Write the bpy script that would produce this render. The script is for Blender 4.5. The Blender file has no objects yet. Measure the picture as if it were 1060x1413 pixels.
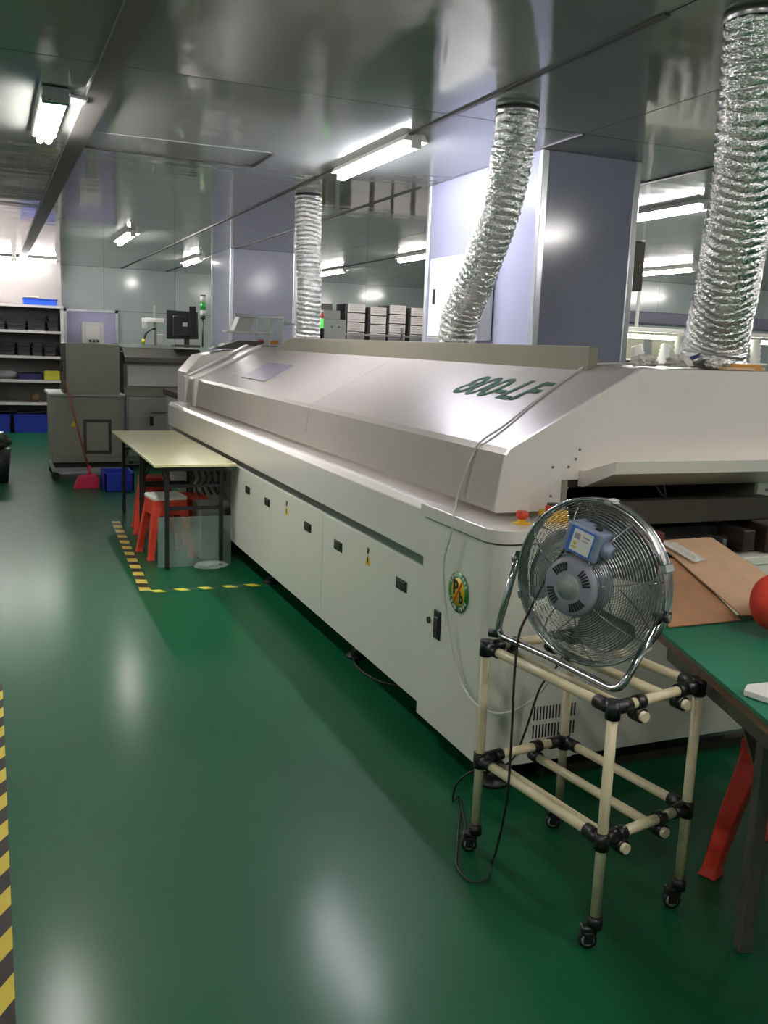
import bpy, bmesh, math, random
from mathutils import Vector, Matrix
random.seed(7)
PI = math.pi
SC = bpy.context.scene
COL = SC.collection

# ------------------------------------------------------------ camera
H = 1.6
FPX, YAW, PIT, ROL = 1291.4, 0.4005792, 0.17519566, -0.0394097
fw = Vector((math.sin(YAW)*math.cos(PIT), math.cos(YAW)*math.cos(PIT), -math.sin(PIT)))
rt = Vector((math.cos(YAW), -math.sin(YAW), 0))
dn = fw.cross(rt)
c_, s_ = math.cos(ROL), math.sin(ROL)
rt2 = c_*rt + s_*dn
dn2 = -s_*rt + c_*dn
cam = bpy.data.cameras.new('camera')
cam.sensor_fit = 'VERTICAL'; cam.sensor_height = 24.0; cam.lens = FPX/1413*24.0
cam.clip_start = 0.05; cam.clip_end = 100
co = bpy.data.objects.new('camera', cam); COL.objects.link(co)
m = Matrix((rt2, -dn2, -fw)).transposed().to_4x4()
m.translation = Vector((0, 0, H))
co.matrix_world = m
SC.camera = co

# ------------------------------------------------------------ world, exposure
w = bpy.data.worlds.new('world'); SC.world = w; w.use_nodes = True
bg = w.node_tree.nodes['Background']
bg.inputs[0].default_value = (0.8, 0.85, 0.9, 1); bg.inputs[1].default_value = 0.3
vs = SC.view_settings
vs.view_transform = 'Standard'; vs.look = 'None'; vs.gamma = 1.0; vs.use_curve_mapping = False
vs.exposure = 1.0
TUBE = 75.0          # emission of the fluorescent tubes
SC.cycles.max_bounces = 8; SC.cycles.diffuse_bounces = 4; SC.cycles.glossy_bounces = 5
SC.cycles.transmission_bounces = 6; SC.cycles.transparent_max_bounces = 12
SC.cycles.caustics_reflective = False; SC.cycles.caustics_refractive = False
SC.cycles.sample_clamp_indirect = 6.0

# ------------------------------------------------------------ materials
def lin(c):
    if isinstance(c, str):
        c = tuple(int(c[i:i+2], 16)/255 for i in (0, 2, 4))
    return tuple((x/12.92 if x <= .04045 else ((x+.055)/1.055)**2.4) for x in c)
def mat(name, c, rough=.5, metal=0., coat=0., coatr=.1, noise=0., nscale=8., bump=0., bscale=30., bdist=.01, emit=None, spec=.5, alpha=1., trans=0., stretch=(1, 1, 1), rn=0.):
    m = bpy.data.materials.new(name); m.use_nodes = True
    nt = m.node_tree; N = nt.nodes; L = nt.links
    b = N['Principled BSDF']
    col = lin(c)
    b.inputs['Base Color'].default_value = (*col, 1)
    b.inputs['Roughness'].default_value = rough
    b.inputs['Metallic'].default_value = metal
    b.inputs['Coat Weight'].default_value = coat
    b.inputs['Coat Roughness'].default_value = coatr
    b.inputs['Specular IOR Level'].default_value = spec
    b.inputs['Alpha'].default_value = alpha
    b.inputs['Transmission Weight'].default_value = trans
    if noise or bump or rn:
        tc = N.new('ShaderNodeTexCoord'); mp = N.new('ShaderNodeMapping')
        mp.inputs['Scale'].default_value = stretch
        L.new(tc.outputs['Object'], mp.inputs['Vector'])
    if noise or rn:
        n = N.new('ShaderNodeTexNoise'); n.inputs['Scale'].default_value = nscale; n.inputs['Detail'].default_value = 4
        L.new(mp.outputs[0], n.inputs['Vector'])
    if noise:
        r = N.new('ShaderNodeValToRGB'); e = r.color_ramp.elements
        e[0].position = .3; e[1].position = .7
        e[0].color = (*[x*(1-noise) for x in col], 1); e[1].color = (*[min(1, x*(1+noise*.6)) for x in col], 1)
        L.new(n.outputs[0], r.inputs[0]); L.new(r.outputs[0], b.inputs['Base Color'])
    if rn:
        mr = N.new('ShaderNodeMapRange'); mr.inputs[1].default_value = .3; mr.inputs[2].default_value = .7
        mr.inputs[3].default_value = max(0, rough-rn); mr.inputs[4].default_value = rough+rn
        L.new(n.outputs[0], mr.inputs[0]); L.new(mr.outputs[0], b.inputs['Roughness'])
    if bump:
        n2 = N.new('ShaderNodeTexNoise'); n2.inputs['Scale'].default_value = bscale; n2.inputs['Detail'].default_value = 3
        L.new(mp.outputs[0], n2.inputs['Vector'])
        bp = N.new('ShaderNodeBump'); bp.inputs['Strength'].default_value = bump; bp.inputs['Distance'].default_value = bdist
        L.new(n2.outputs[0], bp.inputs['Height']); L.new(bp.outputs[0], b.inputs['Normal'])
        if coat: L.new(bp.outputs[0], b.inputs['Coat Normal'])
    if emit:
        b.inputs['Emission Color'].default_value = (*lin(emit[0]), 1); b.inputs['Emission Strength'].default_value = emit[1]
    return m
def stripe_mat(name, ca, cb, period, dx, dy, off=0., duty=.5, rough=.45, dz=0.):
    m = bpy.data.materials.new(name); m.use_nodes = True
    nt = m.node_tree; N = nt.nodes; L = nt.links; b = N['Principled BSDF']
    tc = N.new('ShaderNodeTexCoord')
    d = N.new('ShaderNodeVectorMath'); d.operation = 'DOT_PRODUCT'; d.inputs[1].default_value = (dx/period, dy/period, dz/period)
    L.new(tc.outputs['Object'], d.inputs[0])
    a = N.new('ShaderNodeMath'); a.operation = 'ADD'; a.inputs[1].default_value = 100+off
    L.new(d.outputs['Value'], a.inputs[0])
    f = N.new('ShaderNodeMath'); f.operation = 'FRACT'; L.new(a.outputs[0], f.inputs[0])
    g = N.new('ShaderNodeMath'); g.operation = 'LESS_THAN'; g.inputs[1].default_value = duty; L.new(f.outputs[0], g.inputs[0])
    x = N.new('ShaderNodeMix'); x.data_type = 'RGBA'
    x.inputs[6].default_value = (*lin(ca), 1); x.inputs[7].default_value = (*lin(cb), 1)
    L.new(g.outputs[0], x.inputs[0]); L.new(x.outputs[2], b.inputs['Base Color'])
    b.inputs['Roughness'].default_value = rough
    return m

M = {}
M['floor'] = mat('green_epoxy', '0d5030', .45, coat=.22, coatr=.19, noise=.06, nscale=1.3, bump=.03, bscale=2.2, bdist=.02, spec=.12)
_fb = M['floor'].node_tree.nodes['Principled BSDF']; _fb.inputs['Coat IOR'].default_value = 1.38; _fb.inputs['Coat Weight'].default_value = .24
M['ceil'] = mat('ceiling_sheet', '888c87', .08, metal=.0, spec=.8, bump=.2, bscale=1.1, bdist=.03, noise=.05, nscale=.6, stretch=(.6, 1.6, 1))
M['dark_joint'] = mat('joint_strip', '2e2d2a', .5)
M['grey_strip'] = mat('grey_strip', '4a4846', .5)
M['wall'] = mat('wall_sheet', 'aab4b1', .15, bump=.03, bscale=1.5, bdist=.02, coat=.3)
M['wall_white'] = mat('white_board', '989290', .3)
M['lilac'] = mat('lilac_panel', 'a9a4c4', .3)
M['col'] = mat('column_sheet', '9092a3', .14, bump=.03, bscale=2, bdist=.02)
M['alu'] = mat('anodised_trim', 'c9cbd0', .25, metal=.6)
M['oven'] = mat('cream_powder_coat', 'e8e2da', .31, metal=.10, spec=1.0, coat=.3, coatr=.28, noise=.02, nscale=3, bump=.01, bscale=4, bdist=.01)
M['oven_side'] = mat('cream_panel', 'dddccf', .36, coat=.2, coatr=.25, noise=.02, nscale=3)
M['beige'] = mat('beige_duct_box', '8d8a78', .4, noise=.04, nscale=3)
M['black'] = mat('black_plastic', '1a1a1b', .4)
M['dark'] = mat('dark_cavity', '15130f', .7)
M['darkmetal'] = mat('dark_steel', '4a453c', .45, metal=.5, noise=.15, nscale=15)
M['brownsteel'] = mat('brown_steel', '3d332c', .4, metal=.4, noise=.2, nscale=20)
M['steel'] = mat('steel', '9b9c9c', .3, metal=.9)
M['chrome'] = mat('chrome', 'c4c6c8', .10, metal=1.)
M['wire'] = mat('chrome_wire', 'b4b5b5', .18, metal=1.)
M['foil'] = mat('aluminium_foil', 'e4e4e2', .18, metal=1., bump=.9, bscale=70, bdist=.012)
M['cream_pipe'] = mat('cream_coated_pipe', 'd9cca8', .32, noise=.06, nscale=20)
M['joint'] = mat('black_pipe_joint', '141416', .35)
M['motor'] = mat('grey_motor', '8b8c97', .42, noise=.04, nscale=20)
M['box_grey'] = mat('grey_blue_plastic', '7f8ba0', .4)
M['blue'] = mat('blue_label', '3a6fc4', .4)
M['white'] = mat('white_plastic', 'e6e4de', .4)
M['cable_w'] = mat('white_cable', 'dad9d2', .4)
M['red'] = mat('red_plastic', 'd5402c', .38, noise=.08, nscale=10)
M['red_dark'] = mat('red_worn_plastic', 'd83a28', .42, noise=.12, nscale=8)
M['redball'] = mat('red_plush', 'e0402a', .85, noise=.1, nscale=60, bump=.5, bscale=90, bdist=.006)
M['pink'] = mat('pink_plastic', 'd0304f', .4)
M['broom'] = mat('red_handle', '8a4a38', .5, noise=.3, nscale=25)
M['yellow'] = mat('yellow_plastic', 'e8b72a', .45)
M['estop'] = mat('red_button', 'd8432e', .35)
M['table'] = mat('cream_laminate', 'dbd8a4', .22, noise=.03, nscale=4, coat=.3, coatr=.1)
M['tframe'] = mat('black_frame', '1b1c1e', .4)
M['gtable'] = mat('green_mat', '1c7356', .42, noise=.06, nscale=6)
M['wood'] = mat('brown_board_edge', '6d5138', .6, noise=.2, nscale=20)
M['olive'] = mat('grey_steel_leg', '5c5b50', .4, metal=.4, noise=.2, nscale=14)
M['card'] = mat('cardboard', 'd0ab88', .8, noise=.08, nscale=10)
M['card2'] = mat('worn_cardboard', 'ae815d', .8, noise=.15, nscale=7)
M['machine'] = mat('grey_machine', '8a8878', .42, noise=.05, nscale=4)
M['machine2'] = mat('light_grey_machine', '9a9c98', .4, noise=.03, nscale=4)
M['machine3'] = mat('pale_machine', 'bfc1bd', .4)
M['dglass'] = mat('smoked_cover', '4a4a44', .15, coat=.5)
M['blue_bin'] = mat('blue_bin', '2038a8', .4)
M['blue_tray'] = mat('blue_tray', '2450c0', .4)
M['blacktray'] = mat('black_tray', '2a292c', .5, noise=.2, nscale=10)
M['ybox'] = mat('yellow_box', 'c9c238', .5)
M['shelf'] = mat('shelf_white', 'cfcac8', .4)
M['shelfback'] = mat('shelf_back', '77736f', .5)
M['acrylic'] = mat('acrylic', 'b8d0c4', .12, alpha=.28, spec=.8)
M['clear'] = mat('clear_plastic', 'dfe8ea', .1, alpha=.3, spec=.8, bump=.6, bscale=25, bdist=.02)
M['print_green'] = mat('green_print', '0a5035', .7, spec=.2)
M['plate'] = mat('grey_plate', '8d8796', .35, noise=.08, nscale=12)
M['wgreen'] = mat('sticker_green', '2a8c3a', .4)
M['wyellow'] = mat('sticker_yellow', 'e3c41c', .4)
M['wred'] = mat('sticker_red', 'c8401e', .4)
M['tape_big'] = stripe_mat('hazard_tape', '231f1c', 'cdb83c', .205, -1.6, 1., off=.30, rough=.7)
M['tape_y'] = stripe_mat('hazard_tape_side', '2b2a26', 'c9b44a', .215, .35, 1., off=.1, duty=.5)
M['tape_x'] = stripe_mat('hazard_tape_front', '1d4530', 'd3cf45', .155, 1., .6, off=.25, duty=.45)
M['tape_z'] = stripe_mat('hazard_strip', '1f1d1b', 'b09a3a', .07, .8, 0., dz=1.)
M['tube_near'] = mat('lit_tube_near', 'ffffff', .5, emit=('f2f0ff', TUBE*1.45))
M['tube'] = mat('lit_tube', 'ffffff', .5, emit=('fbf6f3', TUBE))
M['tube_warm'] = mat('lit_bench_tube', 'ffffff', .5, emit=('fbffe9', 9.))
M['green_lamp'] = mat('green_lamp', '2f9a45', .3)
M['lime_lamp'] = mat('lit_green_lamp', '58d05a', .3, emit=('58d05a', .6))
M['red_lamp'] = mat('red_lamp', 'd03a38', .3)
M['hose_w'] = mat('white_hose', 'dcdcd8', .4)
M['paper'] = mat('crumpled_wrap', 'd8d5cb', .4, bump=.7, bscale=30, bdist=.03)
M['navy'] = mat('navy_pen', '28327a', .4)
M['orange'] = mat('orange_tool', 'c58a3a', .5)
M['purple_beam'] = mat('lilac_duct_box', '9c97b0', .35)

# ------------------------------------------------------------ mesh builder
class MB:
    def __init__(s): s.bm = bmesh.new(); s.xf = None
    def _v(s, p): return s.bm.verts.new(p)
    def _fin(s, n0, mtx):
        if mtx is not None:
            s.bm.verts.ensure_lookup_table()
            bmesh.ops.transform(s.bm, matrix=mtx, verts=s.bm.verts[n0:])
    def box(s, x0, x1, y0, y1, z0, z1, bev=0., mtx=None, seg=1):
        t = bmesh.new()
        r = bmesh.ops.create_cube(t, size=1)
        for v in t.verts:
            v.co = Vector(((x0+x1)/2+v.co.x*(x1-x0), (y0+y1)/2+v.co.y*(y1-y0), (z0+z1)/2+v.co.z*(z1-z0)))
        if bev: bmesh.ops.bevel(t, geom=t.edges[:], offset=bev, segments=seg, affect='EDGES', profile=.5)
        s._merge(t, mtx); return s
    def _merge(s, t, mtx=None):
        mp = {}
        for v in t.verts: mp[v] = s.bm.verts.new(mtx @ v.co if mtx is not None else v.co)
        for f in t.faces:
            try:
                nf = s.bm.faces.new([mp[v] for v in f.verts]); nf.smooth = f.smooth
            except ValueError: pass
        t.free()
    def cyl(s, a, b, r, n=16, r2=None, cap=True, smooth=True):
        a = Vector(a); b = Vector(b); d = (b-a).normalized()
        u = d.orthogonal().normalized(); v = d.cross(u); r2 = r if r2 is None else r2
        A = [s._v(a+r*(math.cos(2*PI*i/n)*u+math.sin(2*PI*i/n)*v)) for i in range(n)]
        B = [s._v(b+r2*(math.cos(2*PI*i/n)*u+math.sin(2*PI*i/n)*v)) for i in range(n)]
        for i in range(n):
            f = s.bm.faces.new((A[i], A[(i+1) % n], B[(i+1) % n], B[i])); f.smooth = smooth
        if cap: s.bm.faces.new(A[::-1]); s.bm.faces.new(B)
        return s
    def tube(s, pts, r, n=10, closed=False, cap=True, rf=None):
        P = [Vector(p) for p in pts]; N = len(P)
        rings = []; u = None
        for i in range(N):
            if closed: d = (P[(i+1) % N]-P[i-1]).normalized()
            else: d = (P[min(i+1, N-1)]-P[max(i-1, 0)]).normalized()
            if u is None: u = d.orthogonal().normalized()
            u = (u-d*u.dot(d)).normalized(); v = d.cross(u)
            ring = []
            for k in range(n):
                rr = r if rf is None else rf(i, k)
                ring.append(s._v(P[i]+rr*(math.cos(2*PI*k/n)*u+math.sin(2*PI*k/n)*v)))
            rings.append(ring)
        for i in range(N if closed else N-1):
            A = rings[i]; B = rings[(i+1) % N]
            for k in range(n):
                f = s.bm.faces.new((A[k], A[(k+1) % n], B[(k+1) % n], B[k])); f.smooth = True
        if cap and not closed: s.bm.faces.new(rings[0][::-1]); s.bm.faces.new(rings[-1])
        return s
    def prism(s, poly, axis, a, b, mtx=None, bev=0.):
        """poly: 2D points; axis 'y' -> (x,z) extruded along y, 'z' -> (x,y), 'x' -> (y,z)"""
        t = bmesh.new()
        def P(p, h): return {'y': (p[0], h, p[1]), 'z': (p[0], p[1], h), 'x': (h, p[0], p[1])}[axis]
        A = [t.verts.new(P(p, a)) for p in poly]; B = [t.verts.new(P(p, b)) for p in poly]; n = len(poly)
        t.faces.new(A); t.faces.new(B[::-1])
        for i in range(n): t.faces.new((A[(i+1) % n], A[i], B[i], B[(i+1) % n]))
        bmesh.ops.recalc_face_normals(t, faces=t.faces)
        if bev: bmesh.ops.bevel(t, geom=t.edges[:], offset=bev, segments=2, affect='EDGES', profile=.5)
        s._merge(t, mtx); return s
    def quad(s, *pts, smooth=False):
        f = s.bm.faces.new([s._v(p) for p in pts]); f.smooth = smooth; return s
    def lathe(s, prof, n=24, mtx=None, closed_top=True):
        t = bmesh.new(); R = []
        for (r, z) in prof:
            if r < 1e-6: R.append([t.verts.new((0, 0, z))])
            else: R.append([t.verts.new((r*math.cos(2*PI*k/n), r*math.sin(2*PI*k/n), z)) for k in range(n)])
        for A, B in zip(R, R[1:]):
            for k in range(n):
                a0, a1 = A[k % len(A)], A[(k+1) % len(A)]; b0, b1 = B[k % len(B)], B[(k+1) % len(B)]
                vs_ = []
                for v in (a0, a1, b1, b0):
                    if v not in vs_: vs_.append(v)
                if len(vs_) > 2: t.faces.new(vs_).smooth = True
        s._merge(t, mtx); return s

def world_loc(o):
    v = Vector((0, 0, 0))
    while o is not None: v += o.location; o = o.parent
    return v
def obj(name, mb, material, parent=None, label=None, kind=None):
    me = bpy.data.meshes.new(name)
    if parent is not None:
        off = world_loc(parent)
        bmesh.ops.translate(mb.bm, vec=-off, verts=mb.bm.verts)
    bmesh.ops.recalc_face_normals(mb.bm, faces=mb.bm.faces)
    mb.bm.to_mesh(me); mb.bm.free()
    if material: me.materials.append(M[material] if isinstance(material, str) else material)
    o = bpy.data.objects.new(name, me); COL.objects.link(o)
    if parent is not None: o.parent = parent
    if label: o['label'] = label
    if kind: o['kind'] = kind
    return o
def tag(o, label, cat, group=None):
    o['label'] = label; o['category'] = cat
    if group: o['group'] = group
    return o
def thing(name, label, cat, loc=(0, 0, 0), group=None):
    o = bpy.data.objects.new(name, None); COL.objects.link(o); o.location = loc
    o.empty_display_size = .1
    return tag(o, label, cat, group)
def base_name(n):
    return n.split('.')[0]
def copy_tree(o, parent=None):
    c = o.copy(); c.name = base_name(o.name); COL.objects.link(c)
    c.parent = parent
    for ch in list(o.children): copy_tree(ch, c)
    return c
def dup(root, loc, rz=0., label=None, group=None):
    r = copy_tree(root); r.location = loc; r.rotation_euler = (0, 0, rz)
    if label: r['label'] = label
    if group: r['group'] = group
    return r
def smooth_path(pts, n=8):
    P = [Vector(p) for p in pts]; out = []
    Q = [P[0]*2-P[1]]+P+[P[-1]*2-P[-2]]
    for i in range(1, len(Q)-2):
        a, b, c, d = Q[i-1:i+3]
        for k in range(n):
            t = k/n
            out.append(.5*((2*b)+(c-a)*t+(2*a-5*b+4*c-d)*t*t+(3*b-a-3*c+d)*t**3))
    out.append(P[-1]); return out
def fillet(pts, r, n=6):
    P = [Vector(p) for p in pts]; out = [P[0]]
    for i in range(1, len(P)-1):
        a = (P[i-1]-P[i]); b = (P[i+1]-P[i])
        k = min(r, a.length*.45, b.length*.45)
        p0 = P[i]+a.normalized()*k; p1 = P[i]+b.normalized()*k
        for j in range(n+1):
            t = j/n; out.append(p0*(1-t)**2+P[i]*2*t*(1-t)+p1*t*t)
    out.append(P[-1]); return out
def text_mesh(body, size, depth=.0008, shear=0., bold=0.):
    cu = bpy.data.curves.new('lettering', 'FONT'); cu.body = body; cu.size = size; cu.extrude = depth
    cu.shear = shear; cu.offset = bold; cu.align_x = 'CENTER'; cu.align_y = 'CENTER'
    o = bpy.data.objects.new('lettering_source', cu); COL.objects.link(o)
    dg = bpy.context.evaluated_depsgraph_get(); dg.update()
    me = bpy.data.meshes.new_from_object(o.evaluated_get(dg))
    bpy.data.objects.remove(o); bpy.data.curves.remove(cu)
    return me
def frame_mtx(origin, ex, ey):
    ex = Vector(ex).normalized(); ey = Vector(ey).normalized(); ez = ex.cross(ey)
    m = Matrix((ex, ey, ez)).transposed().to_4x4(); m.translation = Vector(origin); return m
def add_text(mb, body, size, mtx, **k):
    me = text_mesh(body, size, **k); me.transform(mtx); mb.bm.from_mesh(me); bpy.data.meshes.remove(me)

# ============================================================ SETTING
CZ = 2.75
WX0, WX1, WY0, WY1 = -4.2, 14.0, -4.0, 17.2
b = MB().box(WX0, WX1, WY0, WY1, -.1, 0)
obj('floor', b, 'floor', kind='structure')
# ceiling: backing plus glossy sheets, each a child
ceil = obj('ceiling', MB().box(WX0, WX1, WY0, WY1, CZ+.012, CZ+.1), 'dark_joint', kind='structure')
xs = [WX0, -3.0, -1.85, -.68, .5, 2.165, 2.95, 4.1, 5.25, 6.4, 7.55, 8.7, 9.85, 11.0, 12.15, WX1]
ys = [WY0, .3, 4.45, 10.5, WY1]
for i in range(len(xs)-1):
    for j in range(len(ys)-1):
        g = .004
        obj('ceiling_panel', MB().box(xs[i]+g, xs[i+1]-g, ys[j]+g, ys[j+1]-g, CZ, CZ+.02), 'ceil', ceil)
obj('access_panel', MB().box(.58, 1.65, 5.9, 6.36, CZ-.003, CZ+.001), 'ceil', ceil)
obj('trim_9', MB().box(.58, 1.66, 6.362, 6.392, CZ-.010, CZ), 'dark_joint', kind='structure')
obj('trim_10', MB().box(1.65, 1.67, 5.9, 6.392, CZ-.010, CZ), 'dark_joint', kind='structure')
obj('trim_1', MB().box(.47, .58, 1.5, WY1, CZ-.02, CZ), 'grey_strip', kind='structure')
for n, (x, y0, y1, wd) in enumerate(((2.165, 2.81, WY1, .024), (2.95, 4.45, 4.87, .02), (2.94, 6.5, WY1, .018), (4.1, 4.6, 5.6, .03), (4.95, 4.0, WY1, .02))):
    obj('trim_%d' % (n+2), MB().box(x-wd/2, x+wd/2, y0, y1, CZ-.008, CZ), 'dark_joint', kind='structure')
# walls
def wall(name, along, c, a0, a1, step, n0, material='wall', zs=(0, 2.02, CZ)):
    th = .1*n0
    if along == 'x': base = MB().box(a0, a1, min(c+.012*n0, c+th), max(c+.012*n0, c+th), 0, CZ)
    else: base = MB().box(min(c+.012*n0, c+th), max(c+.012*n0, c+th), a0, a1, 0, CZ)
    wobj = obj(name, base, 'dark_joint', kind='structure')
    k = max(1, round((a1-a0)/step)); st = (a1-a0)/k
    for i in range(k):
        for z0, z1 in zip(zs, zs[1:]):
            p, q = a0+i*st+.003, a0+(i+1)*st-.003
            lo, hi = min(c, c+.02*n0), max(c, c+.02*n0)
            bb = MB().box(p, q, lo, hi, z0+.003, z1-.003) if along == 'x' else MB().box(lo, hi, p, q, z0+.003, z1-.003)
            obj('wall_panel', bb, material, wobj)
    return wobj
wall('wall_back', 'x', WY1, WX0, WX1, 1.18, 1)
wall('wall_front', 'x', WY0, WX0, WX1, 2.4, -1)
wall('wall_left', 'y', WX0, WY0, WY1, 2.4, -1)
wall('wall_right', 'y', WX1, WY0, WY1, 2.4, 1)
wall('wall_partition', 'x', 12.2, 8.6, WX1-.0, 1.18, 1)
# door in the far wall, behind the grey cabinet
d = obj('door_1', MB().box(1.24, 2.04, WY1-.035, WY1, 0, 1.98), 'lilac', kind='structure')
for bx in ((1.19, 1.24, 0, 2.03), (2.04, 2.09, 0, 2.03), (1.19, 2.09, 1.98, 2.03)):
    obj('door_frame', MB().box(bx[0], bx[1], WY1-.05, WY1, bx[2], bx[3]), 'alu', d)

# ---- boxed columns
def column(x0, x1, y0, y1, nm):
    c = obj(nm, MB().box(x0, x1, y0, y1, 0, CZ, .004), 'col', kind='structure')
    for (x, y) in ((x0, y0), (x1, y0), (x0, y1), (x1, y1)):
        sx = 1 if x == x0 else -1; sy = 1 if y == y0 else -1
        bb = MB().box(min(x-.006*sx, x+.04*sx), max(x-.006*sx, x+.04*sx), min(y-.006*sy, y+.04*sy), max(y-.006*sy, y+.04*sy), 0, CZ, .006)
        obj('corner_trim', bb, 'alu', c)
    return c
colA = column(2.975, 3.657, 4.88, 6.42, 'wall_column_near')
colB = column(2.868, 3.744, 12.1, 13.2, 'wall_column_far')
# white partition above and beside the shelves
obj('wall_panel_white', MB().box(-4.1, 1.13, 16.72, 16.78, 0, CZ), 'wall_white', kind='structure')

# ============================================================ LIGHTS
def light_proto():
    r = thing('ceiling_light', 'x', 'light', (0, 0, 0), 'fluorescent ceiling lights')
    obj('housing', MB().prism([(-.05, .0), (-.075, -.036), (.075, -.036), (.05, 0)], 'y', -.60, .60), 'white', r)
    obj('lit_tube', MB().cyl((0, -.58, -.058), (0, .58, -.058), .021, 8), 'tube', r)
    for s in (-1, 1): obj('end_cap', MB().box(-.03, .03, s*.60-.012, s*.60+.012, -.075, -.0, .003), 'white', r)
    return r
lp = light_proto()
lights = [  # x, y, label
    (2.2, 5.55, 'bright fluorescent tube on the ceiling left of the middle foil duct'),
    (1.5, 11.5, 'small distant ceiling tube above the grey screen printer'),
    (2.78, 14.1, 'distant ceiling tube just left of the slim far column'),
    (4.95, 10.9, 'ceiling tube over the white magazine stacks beside the column with the white cabinet'),
    (5.0, 14.3, 'smallest distant ceiling tube right beside the far foil duct'),
    (4.88, 6.3, 'violet-edged ceiling tube just right of the large column'),
    (8.2, 10.3, 'wide bright ceiling tube right of the large column near the partition'),
]
for i, (x, y, lb) in enumerate(lights):
    o = lp if i == 0 else dup(lp, (x, y, CZ))
    o.location = (x, y, CZ); o['label'] = lb
    if i == 0:
        near_tube = [c for c in o.children if c.name.startswith('lit_tube')][0]
hidden = [(2.2, .6), (4.95, 1.6), (8.2, 5.0), (8.2, 1.0), (11.5, 4.0), (11.5, 9.5), (7.9, 14.6), (11.5, 14.6), (-2.6, 11.0), (.3, -.6), (-2.6, 1.0), (4.95, -2), (-2.6, 6.0), (2.3, -2.8)]  # unseen tubes, added to light the hall from out of view
for x, y in hidden:
    dup(lp, (x, y, CZ), 0, 'unseen ceiling tube outside the picture, added to light the hall', 'added ceiling lights outside the picture')
near_tube.data = near_tube.data.copy(); near_tube.data.materials[0] = M['tube_near']
# big twin fitting at the left, on a bracket from the ceiling strip
t = thing('ceiling_light', 'large bright twin-tube light at upper left, bracketed off the ceiling strip', 'light', (.33, 5.5, CZ), 'fluorescent ceiling lights')
obj('housing', MB().box(.265, .395, 4.98, 6.05, CZ-.038, CZ-.004, .004), 'white', t)
for dx in (-.022, .022): obj('lit_tube', MB().cyl((.33+dx, 5.02, CZ-.060), (.33+dx, 6.0, CZ-.060), .02, 8), 'tube', t)
obj('bracket', MB().box(.385, .48, 5.02, 5.14, CZ-.03, CZ-.012, .003), 'alu', t)
obj('end_cap', MB().box(.265, .395, 4.95, 4.985, CZ-.08, CZ-.002, .006), 'chrome', t)
# pair over the shelves
for k, (xa, xb, lb) in enumerate(((-.75, .38, 'left tube over the storage shelves'), (.42, 1.02, 'right tube over the storage shelves, ending near the wall corner'))):
    t = thing('shelf_light', 'fluorescent light, '+lb, 'light', ((xa+xb)/2, 15.9, CZ), 'tubes over the shelves')
    obj('housing', MB().box(xa, xb, 15.80, 16.0, CZ-.03, CZ), 'white', t)
    obj('lit_tube', MB().cyl((xa+.02, 15.9, CZ-.05), (xb-.02, 15.9, CZ-.05), .022, 8), 'tube', t)

# ============================================================ REFLOW OVEN
ov = thing('reflow_oven', 'long cream reflow oven with sloped hood and green lettering, in mid hall', 'machine', (2.45, 6.0, 0))
OX = 1.6; OY0, OY1 = 2.77, 9.3; OXR = 3.35
# chassis core
obj('chassis', MB().box(1.72, 3.25, 2.95, 9.15, .17, .93), 'dark', ov)
# upper side cover, long cap with rounded lip above the groove
obj('top_cover', MB().prism([(OX, .765), (OX, .955), (OX+.02, .982), (2.0, .992), (2.0, .765)], 'y', 3.34, OY1, bev=.004), 'oven', ov)
obj('groove_rail', MB().box(OX+.012, OX+.05, 3.34, 6.62, .725, .768), 'steel', ov)
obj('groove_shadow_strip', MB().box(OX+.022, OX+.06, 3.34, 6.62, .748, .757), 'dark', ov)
# lower door panels
def rounded_corner_poly(x0, y0, x1, y1, r, n=8):
    pts = []
    for i in range(n+1):
        a = PI+ (PI/2)*i/n
        pts.append((x0+r+r*math.cos(a), y0+r+r*math.sin(a)))
    pts += [(x1, y0), (x1, y1), (x0, y1)]
    return pts
seams = [3.345, 4.60, 5.58, 6.51]
for k in range(3):
    dpan = obj('door_panel', MB().box(OX, OX+.025, seams[k]+.0025, seams[k+1]-.0025, .147, .722, .002), 'oven_side', ov)
obj('door_panel', MB().box(OX, OX+.025, 6.514, 6.66, .15, .722, .002), 'oven_side', ov)
obj('rear_side_panel', MB().box(OX+.05, OX+.07, 6.66, 9.28, .15, .765), 'machine', ov)
obj('rear_end_panel', MB().box(OX+.02, 3.3, 9.24, 9.29, .15, .93), 'oven_side', ov)
def handle(y, z, wy=.115, hz=.05):
    h = obj('handle', MB().box(OX-.004, OX+.004, y-wy/2, y+wy/2, z-hz/2, z+hz/2, .002), 'black', ov)
    bb = MB().box(OX-.008, OX-.002, y-wy*.36, y+wy*.36, z-.006, z+hz*.36, .001)
    obj('latch', bb, 'darkmetal', h)
for y in (3.553, 4.353, 4.85, 5.682, 6.177): handle(y, .597)
for y in (3.947, 5.256):
    sgn = obj('warning_sticker', MB().prism([(y-.033, .592), (y+.033, .592), (y, .643)], 'x', OX-.0015, OX+.001), 'wyellow', ov)
    bb = MB(); bb.tube(smooth_path([(OX-.002, y+.008, .672), (OX-.002, y-.010, .668), (OX-.002, y+.004, .658), (OX-.002, y-.004, .648)], 4), .0035, 5)
    bb.box(OX-.003, OX-.001, y-.004, y+.004, .603, .628)
    obj('symbol', bb, 'black', sgn)
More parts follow.
